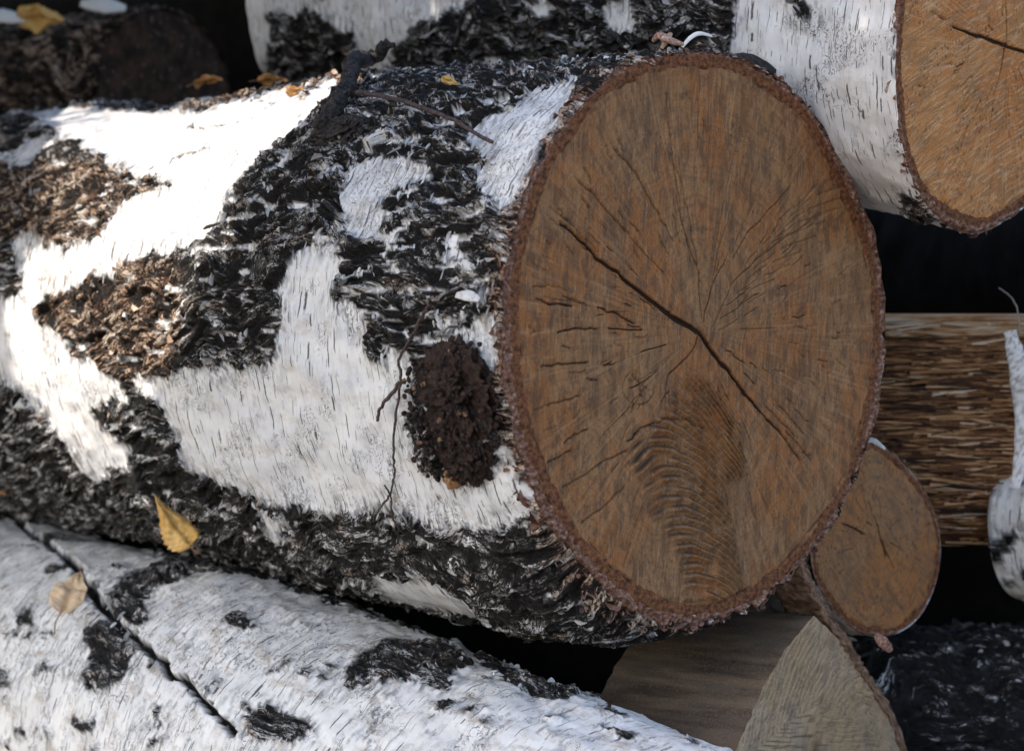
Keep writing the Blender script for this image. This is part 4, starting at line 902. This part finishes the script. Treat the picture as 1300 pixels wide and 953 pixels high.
leaf('tiny yellow leaf right of the broken branch on the largest log', M_ly, sp(577, 119, 8), RT-UPX*.4, UPX+TC*.4, 24, 13, .3, .3, 8, stem=0)
# pale bark scraps on the rotting log
for i, (x, y, w, lab) in enumerate(((130, 8, 34, 'white scrap of birch bark lying on the rotting log, right of the yellow leaf'), (2, 22, 34, 'white bark scrap at the very left edge on the rotting log'))):
    P = at(x-28, y-4, 1340); t_ = thing('bark_scrap', lab, 'bark scrap', P); strip('bark_strip', [P, at(x, y-3, 1320), at(x+30, y+2, 1330)], w, 1.1, M_fpale, t_, seed=60+i, tn=(.8, 1))

# ================================================================== SPLIT QUARTER LOG, bottom, with its strip of bark
t_q = thing('split_log', 'grey quarter split log with bark strip down its right side, below the largest log', 'log', at(1000, 960, 320))
def sawn_material():
    t = NT('grey_split_wood'); q = t.obj()
    n = t.noise(t.mp(q, (14, 14, 160), rot=(0, 0, .75)), 1., 6, .6); n2 = t.noise(q, 45, 4); n3 = t.noise(q, 700, 3)
    c = t.mix(t.rng(n, .35, .65), (.15, .10, .062), (.06, .038, .025)); c = t.mix(t.rng(n2, .42, .66, 0, .6), c, (.10, .075, .055)); c = t.mix(t.rng(n3, .4, .8, 0, .4), c, (.22, .18, .14))
    return t.fin(c, .8, t.bump(n, .6, .002), .2)
M_split = sawn_material()
AQ = np.array((-.80, .60, 0.0)); AQ /= np.linalg.norm(AQ)
def on_plane(px, py, C, N):
    d = at(px, py, 0)-CAM; return CAM+d*(((C-CAM)@N)/(d@N))
CQ = at(1060, 850, 260); NQ = AQ
prof = [(1033, 781), (1062, 808), (1088, 840), (1106, 864), (1135, 915), (1155, 985), (920, 985), (948, 920), (972, 865), (1000, 820)]
pp = [on_plane(x, y, CQ, NQ) for x, y in prof]
def dense(poly, k): 
    o = []
    for i in range(len(poly)):
        for j in range(k): o.append(poly[i]+(poly[(i+1) % len(poly)]-poly[i])*j/k)
    return np.array(o)
ring = dense(pp, 14); nr_ = len(ring); cen = ring.mean(0); nl = 150; Vv = []
for i in range(nl):
    f = i/(nl-1); off = AQ*S*240*f; rr = ring-cen
    nzv = perlin(np.arange(nr_)/3.+0*f, np.full(nr_, f*4.), 3.)*2.2+perlin(np.arange(nr_)/1.3, np.full(nr_, f*7.), 7.)*1.
    Vv.append(cen+rr*(1+nzv[:, None]*.012)+off)
Vv = np.array(Vv); me = mesh_np('split_side', Vv, grid_quads(nl, nr_, True)); link('split_side', me, M_split, t_q)
fr_ = []; nk = 90; uu = []; v2 = []
e1q = np.cross(AQ, UPX); 
for i in range(nk+1):
    f = i/nk; fr_.append(cen+(Vv[0]-cen)*f)
fr_ = np.array(fr_); A2 = ((fr_-cen)@e1q)/S; B2 = ((fr_-cen)[..., 2])/S
pz = at(1180, 990, 260)-cen; RR = np.hypot(A2-(pz@e1q)/S, B2-pz[2]/S)+fbm(A2/40, B2/40, 1., 2)*5; ff = (RR/10.5) % 1
hh = sstep(0, .6, ff)-sstep(.75, .98, ff); fr_ = fr_-AQ*(hh*1.6*S)[..., None]*np.minimum(1, np.linspace(1, 0, nk+1)*12)[:, None, None]
dk = sstep(.8, .92, ff)*(1-sstep(.95, 1, ff))*.8
M_wgrey = wood_material('grey_end_grain', ((.54, .40, .26), (.50, .35, .20), (.22, .16, .11), (.54, .45, .34), (.26, .18, .11)), stri=(.3, .03, .9), ringamt=.1, speck=.4)
me = mesh_np('cut_end', fr_, grid_quads(nk+1, nr_, True), dict(crack=0*dk, rim=0*dk, mark=dk*.8), vecs=dict(fp=np.stack([A2, B2, 0*A2], -1))); link('cut_end', me, M_wgrey, t_q)
# bark slab on its right side
line = [(1018, 712), (1032, 745), (1050, 778), (1075, 815), (1092, 845), (1106, 866), (1135, 915), (1157, 985)]
lp = subdiv_path([on_plane(x, y, CQ-AQ*3*S, NQ) for x, y in line], 12, .0003, 5); nlp = len(lp); Vv = []
th = 14*S
for i in range(nlp):
    t = lp[min(i+1, nlp-1)]-lp[max(i-1, 0)]; t /= np.linalg.norm(t); out = np.cross(t, AQ); out /= np.linalg.norm(out)
    if out@e1q*(1 if (pp[1]-pp[0])@e1q > 0 else -1) < 0: out = -out
    w = th*(.8+.4*abs(math.sin(i*.31))+.25*math.sin(i*1.7))
    row = []
    for (a, b, k) in ((0, 0, 6), (1, 0, 10), (1, 1, 6), (0, 1, 10)):
        a2, b2 = ((1, 0), (1, 1), (0, 1), (0, 0))[[(0, 0), (1, 0), (1, 1), (0, 1)].index((a, b))]
        for j in range(k):
            f = j/k; aa = a+(a2-a)*f; bb = b+(b2-b)*f; row.append(lp[i]-out*w*(aa-.5)*-1+AQ*S*60*bb+rng.normal(0, .8*S, 3)*.5)
    Vv.append(row)
Vv = np.array(Vv); me = mesh_np('bark_slab', Vv, grid_quads(nlp, Vv.shape[1], True), dict(tone=rng.uniform(.35, .75, Vv.shape[0]*Vv.shape[1]))); link('bark_slab', me, M_fbrown, t_q)
strip('bark_shred', [at(1112, 805, 250), at(1122, 815, 245), at(1132, 826, 250)], 18, 1.6, M_fpink, t_s, seed=14, tn=(.5, .8))
strip('bark_shred', [at(1092, 566, 300), at(1106, 558, 300), at(1124, 570, 300)], 8, 1.2, M_fpale, t_s, seed=15, tn=(.2, .6))
# pale strip of bark and a hair of fibre at the right edge
strip('bark_strip', [at(1282, 420, 470), at(1291, 455, 466), at(1300, 500, 464), at(1300, 560, 466), at(1288, 620, 470)], 36, .9, M_fpale, t_sp, seed=16, n=48, tn=(.0, .8))
tube('fibre', subdiv_path([at(1268, 365, 500), at(1284, 378, 490), at(1292, 395, 480), at(1295, 425, 480)], 6, .0002, 2), [1.2*S]*19, M_fpale, t_sp, 6)

# ================================================================== added, unseen bough towards the sun, shaped to shade all but the sun patch
HOLE = [[(95, 118), (150, 100), (300, 85), (480, 75), (500, 90), (440, 120), (365, 180), (300, 235), (300, 300), (255, 335), (250, 400), (215, 455), (190, 500), (180, 600), (95, 615), (70, 500), (20, 470), (10, 400), (40, 330), (100, 300), (60, 230), (80, 170)]]
Ld = np.array(LDIR); b1_ = np.cross(Ld, (0, 0, 1)); b1_ /= np.linalg.norm(b1_); b2_ = np.cross(b1_, Ld)
hq = []
for x, y in HOLE[0]:
    u_, v_ = main.unproj([(x, y)])[0]; p = main.pos(np.array([u_]), np.array([v_/(main.R/S)]))[0]; hq.append((p@b1_/S, p@b2_/S))
hq = np.array(hq)
allp = np.array([at(x, y, Y) for (x, y, Y) in ((640, 400, -240), (0, 0, 1400), (0, 953, 700), (1150, 0, 500), (1300, 953, 300), (1300, 0, 200), (300, 953, 200), (850, 900, -200), (0, 0, 2200), (1330, 240, 1950), (1330, 420, 1950))])
aa, bb = allp@b1_/S, allp@b2_/S
print('shade bounds', aa.min(), aa.max(), bb.min(), bb.max(), 'hole', hq.min(0), hq.max(0))
r = np.random.default_rng(77); N_ = 21000; ca = r.uniform(aa.min()-60, aa.max()+150, N_*3); cb = r.uniform(bb.min()-150, bb.max()+100, N_*3)
sdh = poly_sd(ca+perlin(ca/60, cb/60, 3.)*14, cb+perlin(ca/60, cb/60, 9.)*14, hq); keep = sdh < -30; ca, cb = ca[keep][:N_], cb[keep][:N_]; k = len(ca)
base_d = (allp@Ld).max()/S
dist = base_d+1150+r.uniform(0, 700, k)
C = (ca[:, None]*b1_+cb[:, None]*b2_+dist[:, None]*Ld)*S
X = Ld[None]*.25+r.normal(0, 1, (k, 3)); X -= (X@Ld)[:, None]*Ld*.6; X /= np.linalg.norm(X, axis=1)[:, None]; Y = np.cross(X, Ld+r.normal(0, .3, (k, 3))); Y /= np.linalg.norm(Y, axis=1)[:, None]
le = r.uniform(62, 100, k)*S; outl = [(-.5, 0), (-.3, .26), (0, .33), (.28, .2), (.5, 0), (.28, -.2), (0, -.33), (-.3, -.26)]
V = np.stack([C+X*(a*le)[:, None]+Y*(b*le)[:, None]+np.cross(X, Y)*(abs(b)*.3*le)[:, None] for a, b in outl], 1)
Q = np.array([(0, 1, 2, 7), (7, 2, 6, 6), (2, 3, 5, 6), (3, 4, 5, 5)]); Q = np.array([(0, 1, 2, 7), (7, 2, 3, 6), (6, 3, 4, 5)]); Q = (Q[None]+(np.arange(k)*8)[:, None, None]).reshape(-1, 4)
M_green = simple_mat('shade_leaf_green', (.05, .085, .015), (.10, .13, .03), 80, .6)
t_b = thing('added_shade_bough', 'added leafy bough, unseen, shaped to shade the pile around a sunlit opening', 'bough', C.mean(0))
o = link('shade_foliage', mesh_np('shade_foliage', V, Q), M_green, t_b); o['kind'] = 'stuff'
bc = (aa.mean()*b1_+(bb.max()+60)*b2_+(dist.mean())*Ld)*S
tube('shade_limb', subdiv_path([bc+b1_*1.2+Ld*.1, bc+b1_*.5+Ld*.12, bc+Ld*.15, bc-b1_*.7+Ld*.1], 6, .006), np.linspace(.03, .006, 19), M_char, t_b, 10)
for i in range(60):
    f = r.uniform(-.6, .6); s0 = bc+b1_*f+Ld*.1; e_ = C[r.integers(0, k)]; mid = (s0+e_)/2+r.normal(0, .03, 3)
    T_ = np.array([s0+(e_-s0)*q for q in np.linspace(0, 1, 12)]); 
    if poly_sd(T_@b1_/S, T_@b2_/S, hq).max() > -40: continue
    tube('shade_branchlet', subdiv_path([s0, mid, e_], 5, .003), np.linspace(.006, .0015, 11), M_char, t_b, 6)
px_, py_ = project(C); vis = (px_ > -60) & (px_ < 1360) & (py_ > -60) & (py_ < 1010) & (C[:, 1] > -D*S); print('bough leaves in frame:', int(vis.sum()), 'of', k)
print('tris', sum(sum(len(p.vertices)-2 for p in o.data.polygons) if len(o.data.polygons) < 5000 else 2*len(o.data.polygons) for o in bpy.data.objects if o.type == 'MESH'))
